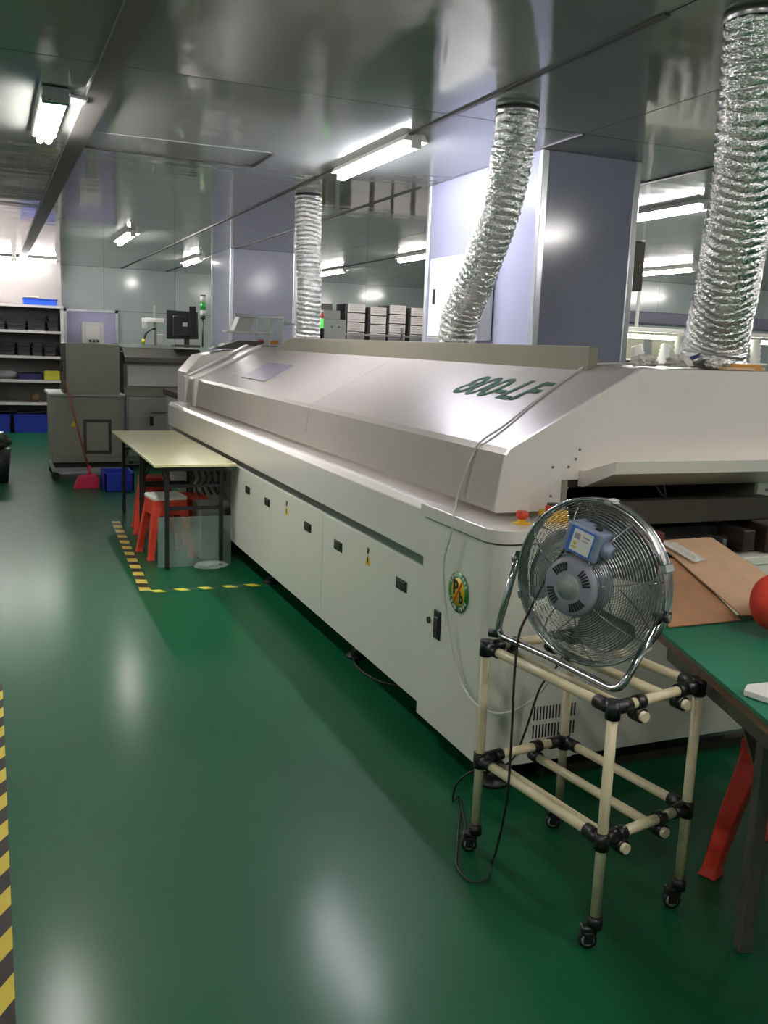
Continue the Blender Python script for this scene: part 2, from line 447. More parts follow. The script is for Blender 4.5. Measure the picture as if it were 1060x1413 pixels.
# corner cabinet
poly = rounded_corner_poly(OX-.004, OY0, 1.98, 3.34, .075)
obj('corner_cabinet', MB().prism(poly, 'z', .105, .93), 'oven_side', ov)
poly2 = rounded_corner_poly(OX-.018, OY0-.012, 2.0, 3.36, .085)
obj('corner_cap', MB().prism(poly2, 'z', .938, .988, bev=.004), 'oven', ov)
obj('end_panel', MB().box(1.98, OXR, OY0+.006, OY0+.03, .105, .80, .002), 'oven_side', ov)
obj('end_ledge', MB().box(2.72, OXR, OY0, 3.0, .80, .835, .003), 'oven_side', ov)
for row, z in enumerate((.295, .225)):
    bb = MB()
    for k in range(14): bb.box(1.80+k*.0135, 1.805+k*.0135, OY0-.0015, OY0+.008, z-.026, z+.026)
    obj('vent_slots', bb, 'black', ov, kind='stuff')
hd = obj('door_handle', MB().box(OX-.010, OX-.001, 3.155, 3.212, .470, .588, .003), 'black', ov)
obj('lever', MB().box(OX-.014, OX-.008, 3.168, 3.2, .485, .56, .002), 'darkmetal', hd)
obj('lock', MB().cyl((OX-.012, 3.257, .528), (OX, 3.257, .528), .013, 14), 'darkmetal', ov)
# feet and underframe
for (x, y) in ((1.70, 2.86), (1.72, 4.35), (1.72, 5.94), (1.72, 7.7), (1.72, 9.1), (3.1, 2.95), (3.1, 5.9), (3.1, 9.0)):
    f = obj('levelling_foot', MB().lathe([(0, .0), (.058, .0), (.056, .012), (.028, .03), (.014, .036), (.014, .17), (0, .17)], 18, Matrix.Translation((x, y, 0))), 'black', ov)
obj('floor_channel', MB().box(1.9, 3.2, 2.84, 2.88, .0, .035), 'darkmetal', ov)
# round lead-free sticker
LC = Vector((OX-.007, 3.017, .705))
sm = frame_mtx(LC, (0, -1, 0), (0, 0, 1))
st = obj('round_sticker', MB().lathe([(0, 0), (.079, 0), (.079, .0015), (0, .0015)], 40, sm), 'wgreen', ov, label='round green and yellow lead-free sticker')
obj('sticker_centre', MB().lathe([(0, .0016), (.054, .0016), (.054, .0024), (0, .0024)], 36, sm), 'wyellow', st)
tm = MB()
add_text(tm, 'P', .075, sm @ Matrix.Translation((-.02, .012, .003)), bold=.003)
add_text(tm, 'b', .06, sm @ Matrix.Translation((.026, -.018, .003)), bold=.002)
obj('lettering', tm, 'black', st)
bar = MB().box(-.052, .052, -.005, .005, .0026, .0036, mtx=sm @ Matrix.Rotation(.95, 4, 'Z'))
obj('slash', bar, 'wred', st)
tm = MB(); word = 'LEAD FREE'
for top in (1, 0):
    for i, ch in enumerate(word):
        if ch == ' ': continue
        a = (i-4)*.27
        if top: mm = Matrix.Rotation(-a, 4, 'Z') @ Matrix.Translation((0, .0665, .002))
        else: mm = Matrix.Rotation(a, 4, 'Z') @ Matrix.Translation((0, -.0665, .002))
        add_text(tm, ch, .020, sm @ mm, bold=.0006)
obj('ring_lettering', tm, 'white', st)

# hood
HY0, HY1 = 2.96, 9.06
prof = [(1.702, 1.013), (1.731, 1.225), (1.745, 1.248), (2.306, 1.553), (2.96, 1.558), (3.30, 1.25), (3.33, 1.013)]
def shell(prof, y0, y1, th):
    bb = MB(); t_ = bmesh.new()
    A = [t_.verts.new((p[0], y0, p[1])) for p in prof]; B = [t_.verts.new((p[0], y1, p[1])) for p in prof]
    for i in range(len(prof)-1): t_.faces.new((A[i], A[i+1], B[i+1], B[i]))
    bmesh.ops.solidify(t_, geom=t_.faces[:], thickness=-th)
    bb._merge(t_); return bb
for (a, c) in ((HY0+.02, 5.275), (5.279, 8.5)):
    h = obj('hood_section', shell(prof, a, c, .012), 'oven', ov)
endp = [(1.702, 1.013), (1.731, 1.225), (1.745, 1.248), (2.306, 1.553), (2.96, 1.558), (3.30, 1.25), (3.33, 1.013), (2.93, 1.013), (2.93, 1.13), (1.975, 1.13), (1.975, 1.013)]
obj('hood_end_plate', MB().prism(endp, 'y', HY0, HY0+.025), 'oven', ov)
big = [(x-.012 if i < 3 else x, z+(.012 if 1 < i < 5 else 0)) for i, (x, z) in enumerate(prof)]
obj('hood_section', shell(prof, 8.5, HY1, .012), 'oven', ov)
obj('hood_end_plate', MB().prism(prof, 'y', HY1-.02, HY1), 'oven', ov)
sl = Vector((2.306-1.745, 0, 1.553-1.248)).normalized(); nz = Vector((-sl.z, 0, sl.x))
for y in (8.52, 8.98):
    fm = frame_mtx((1.745, y, 1.248), (0, -1, 0), sl)   # x=-Y, y=up slope, z=normal?
    rib = MB().box(-.045, .045, 0, .638, -.002, .016, .003, mtx=frame_mtx((1.745, y, 1.248), (0, 1, 0), sl) @ Matrix.Scale(-1, 4, (0, 0, 1)))
    obj('hood_rib', rib, 'oven', ov)
    obj('hood_rib', MB().box(1.694, 1.735, y-.045, y+.045, 1.0, 1.25, .003), 'oven', ov)
slope = frame_mtx((1.745, 0, 1.248), (0, -1, 0), sl)   # local x toward camera, y up the slope
if (slope.to_3x3() @ Vector((0, 0, 1))).z < 0: pass
NS = (slope.to_3x3() @ Vector((0, 0, 1)))
SG = 1 if NS.z > 0 else -1
obj('hood_plate', MB().box(-7.42, -6.74, .13, .385, *(sorted((SG*.0, SG*.006))), .001, mtx=slope), 'plate', ov, label='grey rating plate on the hood')
obj('small_sticker', MB().box(-7.78, -7.66, .10, .15, *(sorted((SG*.0, SG*.003))), mtx=slope), 'plate', ov)
tm = MB(); add_text(tm, '800-LF', .235, slope @ Matrix.Translation((-3.70, .385, SG*.0025)), shear=.35, bold=.003)
obj('hood_lettering', tm, 'print_green', ov, label='green slanted lettering 800-LF')
for (x, z) in ((2.045, 1.245), (2.03, 1.21), (1.93, 1.18), (2.0, 1.18), (1.93, 1.07), (2.0, 1.10)):
    obj('screw', MB().cyl((x, HY0-.004, z), (x, HY0+.002, z), .005, 8), 'steel', ov)
for (x, z) in ((2.99, 1.07),):
    obj('screw', MB().cyl((x, HY0-.004, z), (x, HY0+.002, z), .006, 8), 'steel', ov)
# visor above the entry
obj('visor', MB().prism([(2.965, 1.105), (2.93, 1.106), (2.745, 1.180), (2.735, 1.228), (2.93, 1.168), (2.965, 1.168)], 'x', 2.05, 3.2, bev=.002), 'oven', ov)
# entry interior
obj('entry_hood', MB().box(2.0, 2.91, 2.97, 3.9, 1.10, 1.125), 'brownsteel', ov)
obj('entry_wall', MB().box(1.975, 1.995, 2.95, 3.9, .93, 1.13), 'beige', ov)
obj('entry_wall', MB().box(2.915, 2.93, 2.95, 3.9, .93, 1.13), 'beige', ov)
obj('entry_back', MB().box(1.98, 2.93, 3.9, 3.92, .85, 1.13), 'dark', ov)
obj('entry_bar', MB().box(2.02, 2.93, 2.86, 2.93, .965, 1.058, .004), 'darkmetal', ov)
cb = MB(); cb.tube(smooth_path([(2.40, 2.95, 1.11), (2.42, 2.93, 1.07), (2.44, 2.93, 1.065), (2.44, 2.95, 1.11)], 5), .006, 6)
obj('hanging_wire', cb, 'black', ov)
# conveyor bed
obj('conveyor_bed', MB().box(1.99, 3.0, 2.86, 3.9, .80, .845), 'dark', ov)
for k in range(12):
    y = 2.90+k*.075
    obj('roller', MB().cyl((2.33, y, .885), (2.80, y, .885), .014, 12), 'steel', ov)
for x in (2.05, 2.12, 2.19, 2.26):
    bb = MB().box(x, x+.045, 2.82, 3.9, .86, .90, .004); obj('conveyor_rail', bb, 'brownsteel', ov)
bb = MB().box(2.74, 2.80, 2.80, 3.9, .855, .935, .004); obj('conveyor_rail', bb, 'brownsteel', ov)
bb = MB().box(2.86, 3.02, 2.80, 3.9, .84, .95, .006); obj('conveyor_rail', bb, 'brownsteel', ov)
for k in range(6):
    x = 2.36+k*.055
    obj('chain_guide', MB().box(x, x+.022, 2.80, 2.90, .87, .905, .003), 'steel', ov)
obj('rail_motor', MB().box(2.18, 2.30, 2.74, 2.84, .86, .96, .006), mat('maroon_cover', '5a2426', .4), ov)
# emergency stops
es = obj('emergency_stop', MB().lathe([(0, 0), (.034, 0), (.034, .004), (.014, .006), (.014, .018), (0, .018)], 20, Matrix.Translation((1.76, 2.875, .988))), 'yellow', ov)
obj('button', MB().lathe([(0, .016), (.015, .016), (.022, .026), (.023, .042), (.018, .046), (0, .046)], 20, Matrix.Translation((1.76, 2.875, .988))), 'estop', es)
es = obj('switch_box', MB().box(1.855, 1.95, 2.86, 2.92, .988, 1.03, .004), 'yellow', ov)
obj('knob', MB().cyl((1.90, 2.89, 1.03), (1.90, 2.89, 1.055), .024, 16), 'black', es)
obj('knob', MB().cyl((1.872, 2.875, 1.03), (1.872, 2.875, 1.05), .014, 14), 'estop', es)
# exhaust box on the hood
obj('exhaust_box', MB().prism([(3.27, 1.53), (3.27, 1.632), (5.44, 1.634), (7.48, 1.637), (7.82, 1.565), (7.82, 1.53)], 'x', 2.27, 2.315, bev=.003), 'beige', ov)

# ---- loose stuff on hood
tag(obj('hood_cable', MB().tube(smooth_path([(2.62, 3.05, 1.572), (2.33, 3.27, 1.563), (2.217, 3.315, 1.512), (2.0, 3.255, 1.394), (1.851, 3.195, 1.314), (1.742, 3.18, 1.254), (1.722, 3.20, 1.20), (1.700, 3.235, 1.09), (1.675, 3.23, 1.015), (1.65, 3.18, .998), (1.577, 3.06, .992), (1.568, 3.05, .93), (1.568, 3.10, .80), (1.575, 3.08, .64), (1.575, 2.965, .42), (1.57, 2.82, .355), (1.60, 2.73, .34), (1.67, 2.70, .35), (1.75, 2.68, .405), (1.80, 2.62, .53), (1.83, 2.52, .62)], 8), .0042, 8), 'cable_w'),
    'thin white cable draped over the hood and hanging down the oven side', 'cable')
wr = MB()
random.seed(3)
from mathutils import noise as mn_
for k in range(9):
    cx, cy, r = (2.40+k*.062, 3.10+.06*(k % 3), .026+.016*random.random())
    t_ = bmesh.new(); bmesh.ops.create_icosphere(t_, subdivisions=3, radius=1)
    for v in t_.verts:
        q = v.co*(1+.75*mn_.noise(v.co*2.2+Vector((k*3.1, 0, 0)))); v.co = Vector((cx+q.x*r*1.3, cy+q.y*r, 1.562+r*.6+q.z*r*.75))
    for v in t_.verts: v.co.z = max(v.co.z, 1.561)
    wr._merge(t_)
tag(obj('plastic_wrap', wr, 'paper'), 'crumpled clear and white wrap lying on the hood top beside the column edge', 'wrap')
tag(obj('marker_pen', MB().tube([(2.62, 3.12, 1.575), (2.70, 3.16, 1.60), (2.78, 3.20, 1.612)], .009, 10), 'navy'), 'dark blue pen lying tilted on the hood top', 'pen')
tag(obj('wooden_scraper', MB().prism([(2.80, 3.02), (2.93, 3.00), (2.95, 3.03), (2.82, 3.06)], 'z', 1.560, 1.585), 'orange'), 'small orange-brown tool on the hood top below the near duct', 'tool')
tag(obj('wooden_board', MB().box(2.70, 2.98, 2.99, 3.03, 1.560, 1.572, .002, mtx=Matrix.Translation((2.84, 3.0, 1.57)) @ Matrix.Rotation(.25, 4, 'Z') @ Matrix.Translation((-2.84, -3.0, -1.57))), 'card'), 'flat tan strip lying on the hood top beside the pen', 'strip')

tag(obj('hazard_strip', MB().box(1.778, 1.796, 2.55, 2.556, .02, .60), 'tape_z'), 'black and yellow strip hanging behind the rear post of the pipe cart', 'strip')
tag(obj('floor_cable', MB().tube(smooth_path([(1.95, 4.6, .05), (1.80, 4.56, .006), (1.70, 4.35, .006), (1.66, 4.15, .006), (1.70, 3.95, .006), (1.82, 3.85, .006), (2.0, 3.8, .02)], 8), .006, 6), 'darkmetal'), 'dark cable loop on the floor peeking from under the oven', 'cable')
# ============================================================ FLEXIBLE DUCTS
def duct(name, pts, r, seed, label, pitch=.036, r1=None):
    rnd = random.Random(seed)
    path = smooth_path(pts, 24)
    L = [0.]
    for a, c in zip(path, path[1:]): L.append(L[-1]+(c-a).length)
    n = int(L[-1]/pitch*7); Q = []; j = 0
    for i in range(n+1):
        s = L[-1]*i/n
        while j < len(L)-2 and L[j+1] < s: j += 1
        tt = (s-L[j])/(L[j+1]-L[j]); Q.append(path[j].lerp(path[j+1], tt))
    sides = 40
    ph = [rnd.uniform(0, 6) for _ in range(6)]
    def rf(i, k):
        s = L[-1]*i/n; u = s/pitch + k/sides*1.0 + .25*math.sin(3*k/sides*2*PI+ph[0]+s*9)*.4
        f = abs(math.sin(u*PI))**.7
        rr = r if r1 is None else r+(r1-r)*i/n
        return rr*(.90+.10*f) + rnd.uniform(-.0035, .0035) + .003*math.sin(2*k/sides*2*PI+ph[1]+s*5)
    th = thing(name, label, 'duct', Q[0], 'foil exhaust ducts from the ceiling')
    obj('hose', MB().tube(Q, r, sides, rf=rf), 'foil', th)
    q = Q[0]
    obj('collar', MB().lathe([(r*.99, -.03), (r*1.02, -.02), (r*1.03, .0), (r*.95, .0)], 28, Matrix.Translation((q.x, q.y, CZ))), 'steel', th)
    return th
duct('foil_duct', [(2.37, 7.38, CZ), (2.36, 7.33, 2.36), (2.36, 7.27, 2.02), (2.37, 7.33, 1.64)], .102, 1, 'far foil exhaust duct, the slimmest looking, beside the far grey column')
duct('foil_duct', [(2.39, 4.19, CZ), (2.39, 4.20, 2.6), (2.39, 4.30, 2.295), (2.39, 4.49, 2.02), (2.40, 4.68, 1.80), (2.41, 4.75, 1.637)], .105, 2, 'middle foil exhaust duct bending in front of the large column')
duct('foil_duct', [(2.43, 2.67, CZ), (2.495, 2.72, 2.463), (2.61, 2.85, 2.208), (2.678, 2.95, 2.055), (2.77, 3.07, 1.888), (2.87, 3.21, 1.70), (2.885, 3.24, 1.585)], .112, 3, 'near foil exhaust duct at the right edge of the picture', r1=.135)

# ============================================================ PIPE CART
CF = Vector((1.478, 1.90, 0)); CL = Vector((1.402, 2.45, 0)); CR = Vector((1.826, 1.975, 0)); CB = Vector((1.745, 2.49, 0))
ct = thing('pipe_cart', 'cream pipe-rack cart with black joints on castors, carrying the chrome fan', 'cart', (1.61, 2.2, 0))
PR = .0145; ZT = .69; ZL = .318
def at(p, z): return Vector((p.x, p.y, z))
for p in (CF, CL, CR, CB):
    obj('post', MB().cyl(at(p, .085), at(p, ZT+.018), PR, 16), 'cream_pipe', ct)
    for z in (ZT, ZL):
        obj('joint', MB().cyl(at(p, z-.028), at(p, z+.022), .0205, 16), 'joint', ct)
    cs = obj('caster', MB().cyl(at(p, .06), at(p, .095), .021, 14), 'joint', ct)
    ang = random.uniform(0, 6)
    d_ = Vector((math.cos(2.7), math.sin(2.7), 0)); e_ = Vector((-d_.y, d_.x, 0))
    fm = frame_mtx(at(p, 0)+d_*.018, d_, e_)
    obj('fork', MB().box(-.024, .020, -.017, .017, .042, .066, .004, mtx=fm), 'joint', cs)
    for sgn_ in (-1, 1):
        obj('fork_side', MB().box(-.014, .012, sgn_*.017-.002, sgn_*.017+.002, .018, .05, .001, mtx=fm), 'joint', cs)
    wm = fm @ Matrix.Translation((0, 0, .026)) @ Matrix.Rotation(PI/2, 4, 'X')
    obj('wheel', MB().lathe([(0, -.0115), (.018, -.0115), (.0255, -.010), (.0255, .010), (.018, .0115), (0, .0115)], 22, wm), 'black', cs)
    for s3 in (-1, 1):
        obj('hub', MB().lathe([(0, s3*.012), (.018, s3*.012), (.016, s3*.014), (0, s3*.014)], 16, wm), 'alu', cs)
def rail(p, q, z, dz=0., jn=True, ext=0.):
    a = at(p, z+dz); c = at(q, z+dz); d_ = (c-a).normalized()
    obj('rail', MB().cyl(a-d_*ext, c+d_*ext, PR, 16), 'cream_pipe', ct)
    if jn:
        for (s, e) in ((a, d_), (c, -d_)):
            obj('joint', MB().cyl(s+e*.0, s+e*.062, .0195, 14), 'joint', ct)
for z in (ZT, ZL):
    rail(CL, CF, z); rail(CF, CR, z); rail(CR, CB, z); rail(CL, CB, z)
    for f in ((.28, .77) if z == ZT else (.20, .66)):
        a = CF.lerp(CR, f); c = CL.lerp(CB, f)
        rail(a, c, z, -.034, False, .03)
        for q_ in (a, c):
            dd = (CR-CF).normalized()
            obj('clamp', MB().cyl(at(q_, z)-dd*.015, at(q_, z)+dd*.015, .0205, 14), 'joint', ct)
            de = (c-a).normalized()
            obj('clamp', MB().cyl(at(q_, z-.034)-de*.018, at(q_, z-.034)+de*.018, .0205, 14), 'joint', ct)

# ============================================================ FAN
az = -1.155; tl = -.03
fa = Vector((math.cos(az), math.sin(az), 0)); fnh = Vector((-math.sin(az), math.cos(az), 0))
fn = fnh*math.cos(tl)+Vector((0, 0, math.sin(tl))); fu = -(fn.cross(fa))   # up within the disc
FC = Vector((1.555, 2.145, .966)); FR = .232
FM = Matrix((fa, fu, -fn)).transposed().to_4x4(); FM.translation = FC   # local z = backwards (toward camera)
def fp(x, y, z): return FM @ Vector((x, y, z))
fan = thing('floor_fan', 'chrome wire-guard fan with a grey motor standing on the pipe cart', 'fan', (1.5, 2.2, .71))
def guard(rear):
    g = MB(); nr = 26; sg = 1 if rear else -1
    def dome(r):
        t_ = (r-.05)/(FR-.05)
        return sg*(.018+(.088 if rear else .075)*(1-t_**2.6))
    for k in range(nr):
        r = (.075 if rear else .05)+(FR-(.075 if rear else .05))*k/(nr-1)
        n = 64
        g.tube([fp(r*math.cos(2*PI*i/n), r*math.sin(2*PI*i/n), dome(r)) for i in range(n)], .0011, 4, closed=True)
    o1 = g
    s_ = MB()
    for k in range(8):
        a = 2*PI*k/8+.2
        s_.tube([fp(r*math.cos(a), r*math.sin(a), dome(r)-sg*.002) for r in [.05+(FR-.05)*i/9 for i in range(10)]], .0022, 5)
    return o1, s_
rg, rs_ = guard(True); fg, fs = guard(False)
obj('rear_guard', rg, 'wire', fan, kind='stuff'); obj('rear_guard_spokes', rs_, 'wire', fan, kind='stuff')
obj('front_guard', fg, 'wire', fan, kind='stuff'); obj('front_guard_spokes', fs, 'wire', fan, kind='stuff')
n = 72
for zz, rr in ((.018, .0055), (-.018, .0045)):
    obj('rim', MB().tube([fp((FR+.003)*math.cos(2*PI*i/n), (FR+.003)*math.sin(2*PI*i/n), zz) for i in range(n)], rr, 8, closed=True), 'chrome', fan)
band = MB(); bm = band.bm
prev = None; V = []
for i in range(n):
    c, s = math.cos(2*PI*i/n), math.sin(2*PI*i/n)
    V.append((bm.verts.new(fp((FR+.006)*c, (FR+.006)*s, -.016)), bm.verts.new(fp((FR+.006)*c, (FR+.006)*s, .016)), bm.verts.new(fp((FR+.004)*c, (FR+.004)*s, .016)), bm.verts.new(fp((FR+.004)*c, (FR+.004)*s, -.016))))
for i in range(n):
    a, c = V[i], V[(i+1) % n]
    for k in range(4):
        f = bm.faces.new((a[k], a[(k+1) % 4], c[(k+1) % 4], c[k])); f.smooth = k in (0, 2)
for i in range(n):   # leave gaps in the band so the guard stays open
    pass
obj('rim_band', band, 'steel', fan)
for k in range(6):
    a = 2*PI*k/6+.35
    obj('rim_clip', MB().box(-.012, .012, -.007, .007, -.024, .024, .002, mtx=FM @ Matrix.Rotation(a, 4, 'Z') @ Matrix.Translation((FR+.006, 0, 0)) @ Matrix.Rotation(PI/2, 4, 'Z')), 'chrome', fan)
# blades
for k in range(3):
    bb = MB(); t_ = bmesh.new(); nu, nv = 9, 8; G = []
    for i in range(nu):
        r = .035+(.203-.035)*i/(nu-1); row = []
        wd = .55+.75*math.sin(min(1, i/(nu-1)*1.05)*PI*.62)
        if r > .17: wd *= 1-((r-.17)/.05)**2*.55
        for j in range(nv):
            q = j/(nv-1)-.5; a = q*wd*1.05+.35*(i/(nu-1))
            row.append(t_.verts.new(FM @ Matrix.Rotation(2*PI*k/3+.6, 4, 'Z') @ Vector((r*math.cos(a), r*math.sin(a), q*.055-.01+.012*math.cos(q*3)))))
        G.append(row)
    for i in range(nu-1):
        for j in range(nv-1): t_.faces.new((G[i][j], G[i+1][j], G[i+1][j+1], G[i][j+1])).smooth = True
    bmesh.ops.solidify(t_, geom=t_.faces[:], thickness=.0015)
    bb._merge(t_); obj('blade', bb, mat('blade_aluminium', 'b5b8b9', .28, metal=.85) if k == 0 else bpy.data.materials['blade_aluminium'], fan)
obj('hub', MB().lathe([(0, -.045), (.035, -.045), (.04, -.035), (.04, .03), (0, .03)], 24, FM), 'motor', fan)
# motor
mo = obj('motor', MB().lathe([(.0, .02), (.082, .02), (.086, .035), (.086, .100), (.081, .112), (.070, .119), (.05, .122), (0, .122)], 36, FM), 'motor', fan)
obj('motor_label', MB().lathe([(0, .1222), (.036, .1222), (.036, .1235), (0, .1235)], 28, FM), mat('motor_label', '8f9a96', .4, noise=.25, nscale=60), mo)
sl_ = MB()
for q in range(4):
    for k in range(6):
        a = q*PI/2+.55+(k-2.5)*.14
        sl_.box(.046, .069, -.0025, .0025, .115, .1232, mtx=FM @ Matrix.Rotation(a, 4, 'Z'))
obj('motor_vents', sl_, 'black', mo, kind='stuff')
nk = obj('bracket', MB().prism([(-.042, .055), (.042, .055), (.034, .112), (-.030, .112)], 'z', .03, .105, mtx=FM, bev=.006), 'motor', fan)
obj('bracket_slot', MB().box(-.026, .026, .090, .095, .1035, .1062, mtx=FM), 'black', nk)
CM = FM @ Matrix.Translation((.030, .130, .090)) @ Matrix.Rotation(-.26, 4, 'Z')
cb = obj('control_box', MB().box(-.058, .052, -.042, .042, -.045, .032, .007, mtx=CM, seg=2), 'box_grey', fan)
lb_ = obj('label_frame', MB().box(-.042, .036, -.036, .036, .0322, .0335, mtx=CM), 'blue', cb)
obj('label_sheet', MB().box(-.031, .031, -.031, .031, .0337, .0345, mtx=CM), 'white', lb_)
tm = MB(); add_text(tm, '400W', .014, CM @ Matrix.Translation((-.004, .018, .035)), depth=.0003) if False else None
bb = MB(); bb.box(-.026, -.008, .004, .020, .0346, .0350, mtx=CM); bb.box(.0, .024, .014, .018, .0346, .0350, mtx=CM); bb.box(.0, .020, .004, .008, .0346, .0350, mtx=CM)
obj('label_print', bb, mat('label_print', 'a99aa4', .5), lb_)
bb = MB(); bb.box(-.027, -.010, -.022, -.017, .0346, .0350, mtx=CM); bb.lathe([(0, .0346), (.005, .0346), (.005, .035), (0, .035)], 10, CM @ Matrix.Translation((-.018, -.008, 0)))
obj('label_mark', bb, 'ybox', lb_)
obj('knob', MB().cyl(CM @ Vector((.05, 0, -.003)), CM @ Vector((.078, -.004, -.006)), .024, 20, r2=.019), 'box_grey', cb)
obj('knob', MB().cyl(CM @ Vector((.02, .042, .0)), CM @ Vector((.02, .054, .0)), .010, 14), 'black', cb)
# chrome stand
pl = fp(-(FR+.022), 0, 0); prr = fp(FR+.022, 0, 0)
ZB = ZT+.0205+.011
stand = [pl+Vector((0, 0, .025)), Vector((1.462, 2.50, ZB+.025)), Vector((1.452, 2.475, ZB)), Vector((1.475, 2.35, ZB)), Vector((1.500, 2.2, ZB+.002)), Vector((1.500, 2.12, ZB+.002)), Vector((1.512, 1.955, ZB)), Vector((1.545, 1.905, ZB+.028)), prr+Vector((0, 0, -.03))]
pl = Vector((1.457, 2.37, .985)); prr = Vector((1.622, 1.92, .925))
stand = [pl+Vector((-.004, .006, .02)), Vector((1.450, 2.475, ZB)), Vector((1.49, 2.22, ZB)), Vector((1.512, 1.925, ZB)), prr]
obj('stand_tube', MB().tube(fillet(stand, .045, 8), .011, 14), 'chrome', fan)
obj('stand_foot', MB().cyl(Vector((1.458, 2.470, ZB)), Vector((1.437, 2.497, ZB-.003)), .0135, 12), 'black', fan)
for p, s in ((pl, -1), (prr, 1)):
    obj('pivot_knob', MB().cyl(p-fa*s*.022, p+fa*s*.026, .009, 12), 'steel', fan)
    obj('pivot_knob', MB().cyl(p+fa*s*.010, p+fa*s*.024, .016, 14), 'black' if s > 0 else 'steel', fan)
# power cable
cp = CM @ Vector((-.055, -.04, .0))
pc = MB().tube(smooth_path([cp, cp+Vector((-.02, .03, -.06)), (1.415, 2.24, .86), (1.392, 2.25, .782), (1.378, 2.235, .65), (1.372, 2.22, .53), (1.362, 2.205, .315), (1.372, 2.26, .12), (1.400, 2.33, .03), (1.385, 2.315, .008), (1.345, 2.275, .007), (1.300, 2.29, .007), (1.300, 2.37, .008), (1.345, 2.46, .008), (1.40, 2.56, .008), (1.47, 2.68, .008)], 8), .0038, 8)
obj('power_cable', pc, 'black', fan, label='black power cable')
tag(obj('black_cable', MB().tube(smooth_path([(1.79, 2.58, .60), (1.76, 2.6, .525), (1.707, 2.6, .465), (1.665, 2.61, .304), (1.631, 2.62, .211), (1.55, 2.60, .19), (1.47, 2.62, .185), (1.431, 2.65, .13), (1.46, 2.72, .03), (1.516, 2.78, .008), (1.47, 2.66, .008), (1.43, 2.56, .008)], 8), .0038, 8), 'black'),
    'black cable looping behind the pipe cart down to the floor by the oven corner', 'cable')

# ============================================================ GREEN BENCH right
u_ = Vector((-.316, -.949, 0)); v_ = Vector((.949, -.316, 0))
A0 = Vector((1.945, 2.33, 0))
bench = thing('workbench', 'green-topped workbench with grey steel legs, before the oven entry', 'bench', (2.2, 1.7, 0))
GB = frame_mtx(A0, v_, -u_)     # local x right, y away(+) -> use negative y toward the camera
bp_ = [A0, A0+u_*1.75, A0+u_*1.75+v_*1.25, Vector((3.15, 2.0, 0)), Vector((3.15, 2.42, 0))]
obj('green_mat', MB().prism([(p.x, p.y) for p in bp_], 'z', .738, .750), 'gtable', bench)
ctr_ = sum(bp_, Vector())/5
obj('bench_board', MB().prism([(p.x+(ctr_.x-p.x)*.006, p.y+(ctr_.y-p.y)*.006) for p in bp_], 'z', .712, .738), 'wood', bench)
obj('apron', MB().box(.03, .055, -1.7, -.05, .655, .712, mtx=GB), 'olive', bench)
obj('apron', MB().box(.03, 1.2, -.08, -.055, .655, .712, mtx=GB), 'olive', bench)
LG = Vector((1.868, 1.752, 0))
lm = frame_mtx(LG, v_, -u_)
obj('leg', MB().box(-.019, .019, -.019, .019, 0, .712, .003, mtx=lm), 'olive', bench)
obj('leg', MB().box(1.12, 1.165, -.08, -.035, 0, .712, .003, mtx=GB), 'olive', bench)
obj('leg', MB().box(1.12, 1.165, -1.6, -1.555, 0, .712, .003, mtx=GB), 'olive', bench)
obj('leg', MB().box(.06, .105, -1.6, -1.555, 0, .712, .003, mtx=GB), 'olive', bench)
ba = LG-u_*.02+Vector((0, 0, .52)); bc = LG-u_*.22+Vector((0, 0, .70))
dd = (bc-ba)
obj('brace', MB().box(-.014, .014, -.004, .004, 0, dd.length, mtx=frame_mtx(ba, v_, dd.normalized().cross(v_))), 'olive', bench)
obj('gusset', MB().prism([(-.0, .60), (.10, .71), (-.0, .71)], 'x', -.004, .004, mtx=lm), 'olive', bench)
tag(obj('white_board', MB().prism([(1.762, 1.745), (1.80, 1.62), (2.3, 1.5), (2.4, 1.75), (1.80, 1.775)], 'z', .752, .768, bev=.002), 'white'), 'white board with a wood-coloured edge at the right border, on the green bench', 'board')
# red ball like bundle
bb = MB(); t_ = bmesh.new(); bmesh.ops.create_icosphere(t_, subdivisions=4, radius=1)
for v in t_.verts:
    p = v.co; k = 1+.03*math.sin(5*p.x+2)*math.sin(4*p.z+1)+.02*math.sin(9*p.y)
    v.co = Vector((2.305+.135*p.x*k, 2.13+.115*p.y*k, .857+.102*p.z*k))
for f in t_.faces: f.smooth = True
bb._merge(t_)
tag(obj('red_cushion', bb, 'redball'), 'rounded red plush bundle on the green bench, cut by the right edge', 'cushion')
# cardboard
def slab(pts, th):
    bb = MB(); P = [Vector(p) for p in pts]; nn = (P[1]-P[0]).cross(P[2]-P[0]).normalized()
    if nn.z < 0: nn = -nn
    A = [bb._v(p) for p in P]; B = [bb._v(p-nn*th) for p in P]; k = len(P)
    bb.bm.faces.new(A); bb.bm.faces.new(B[::-1])
    for i in range(k): bb.bm.faces.new((A[i], A[(i+1) % k], B[(i+1) % k], B[i]))
    return bb
tag(obj('cardboard_sheet', slab([(2.300, 2.79, .918), (2.575, 2.80, .918), (2.56, 2.22, .775), (2.262, 2.285, .775)], .005), 'card'), 'light tan cardboard sheet sloping from the conveyor onto the green bench', 'cardboard')
tag(obj('cardboard_flap', slab([(2.235, 2.70, .882), (2.32, 2.66, .872), (2.262, 2.285, .758), (1.965, 2.285, .758)], .004), 'card2'), 'darker worn brown cardboard sheet under the light tan sheet', 'cardboard')
tag(obj('plastic_scrap', slab([(2.285, 2.76, .925), (2.34, 2.72, .922), (2.375, 2.60, .885), (2.325, 2.60, .876)], .003), 'paper'), 'small crumpled clear tape piece on the corner of the tan cardboard', 'scrap')

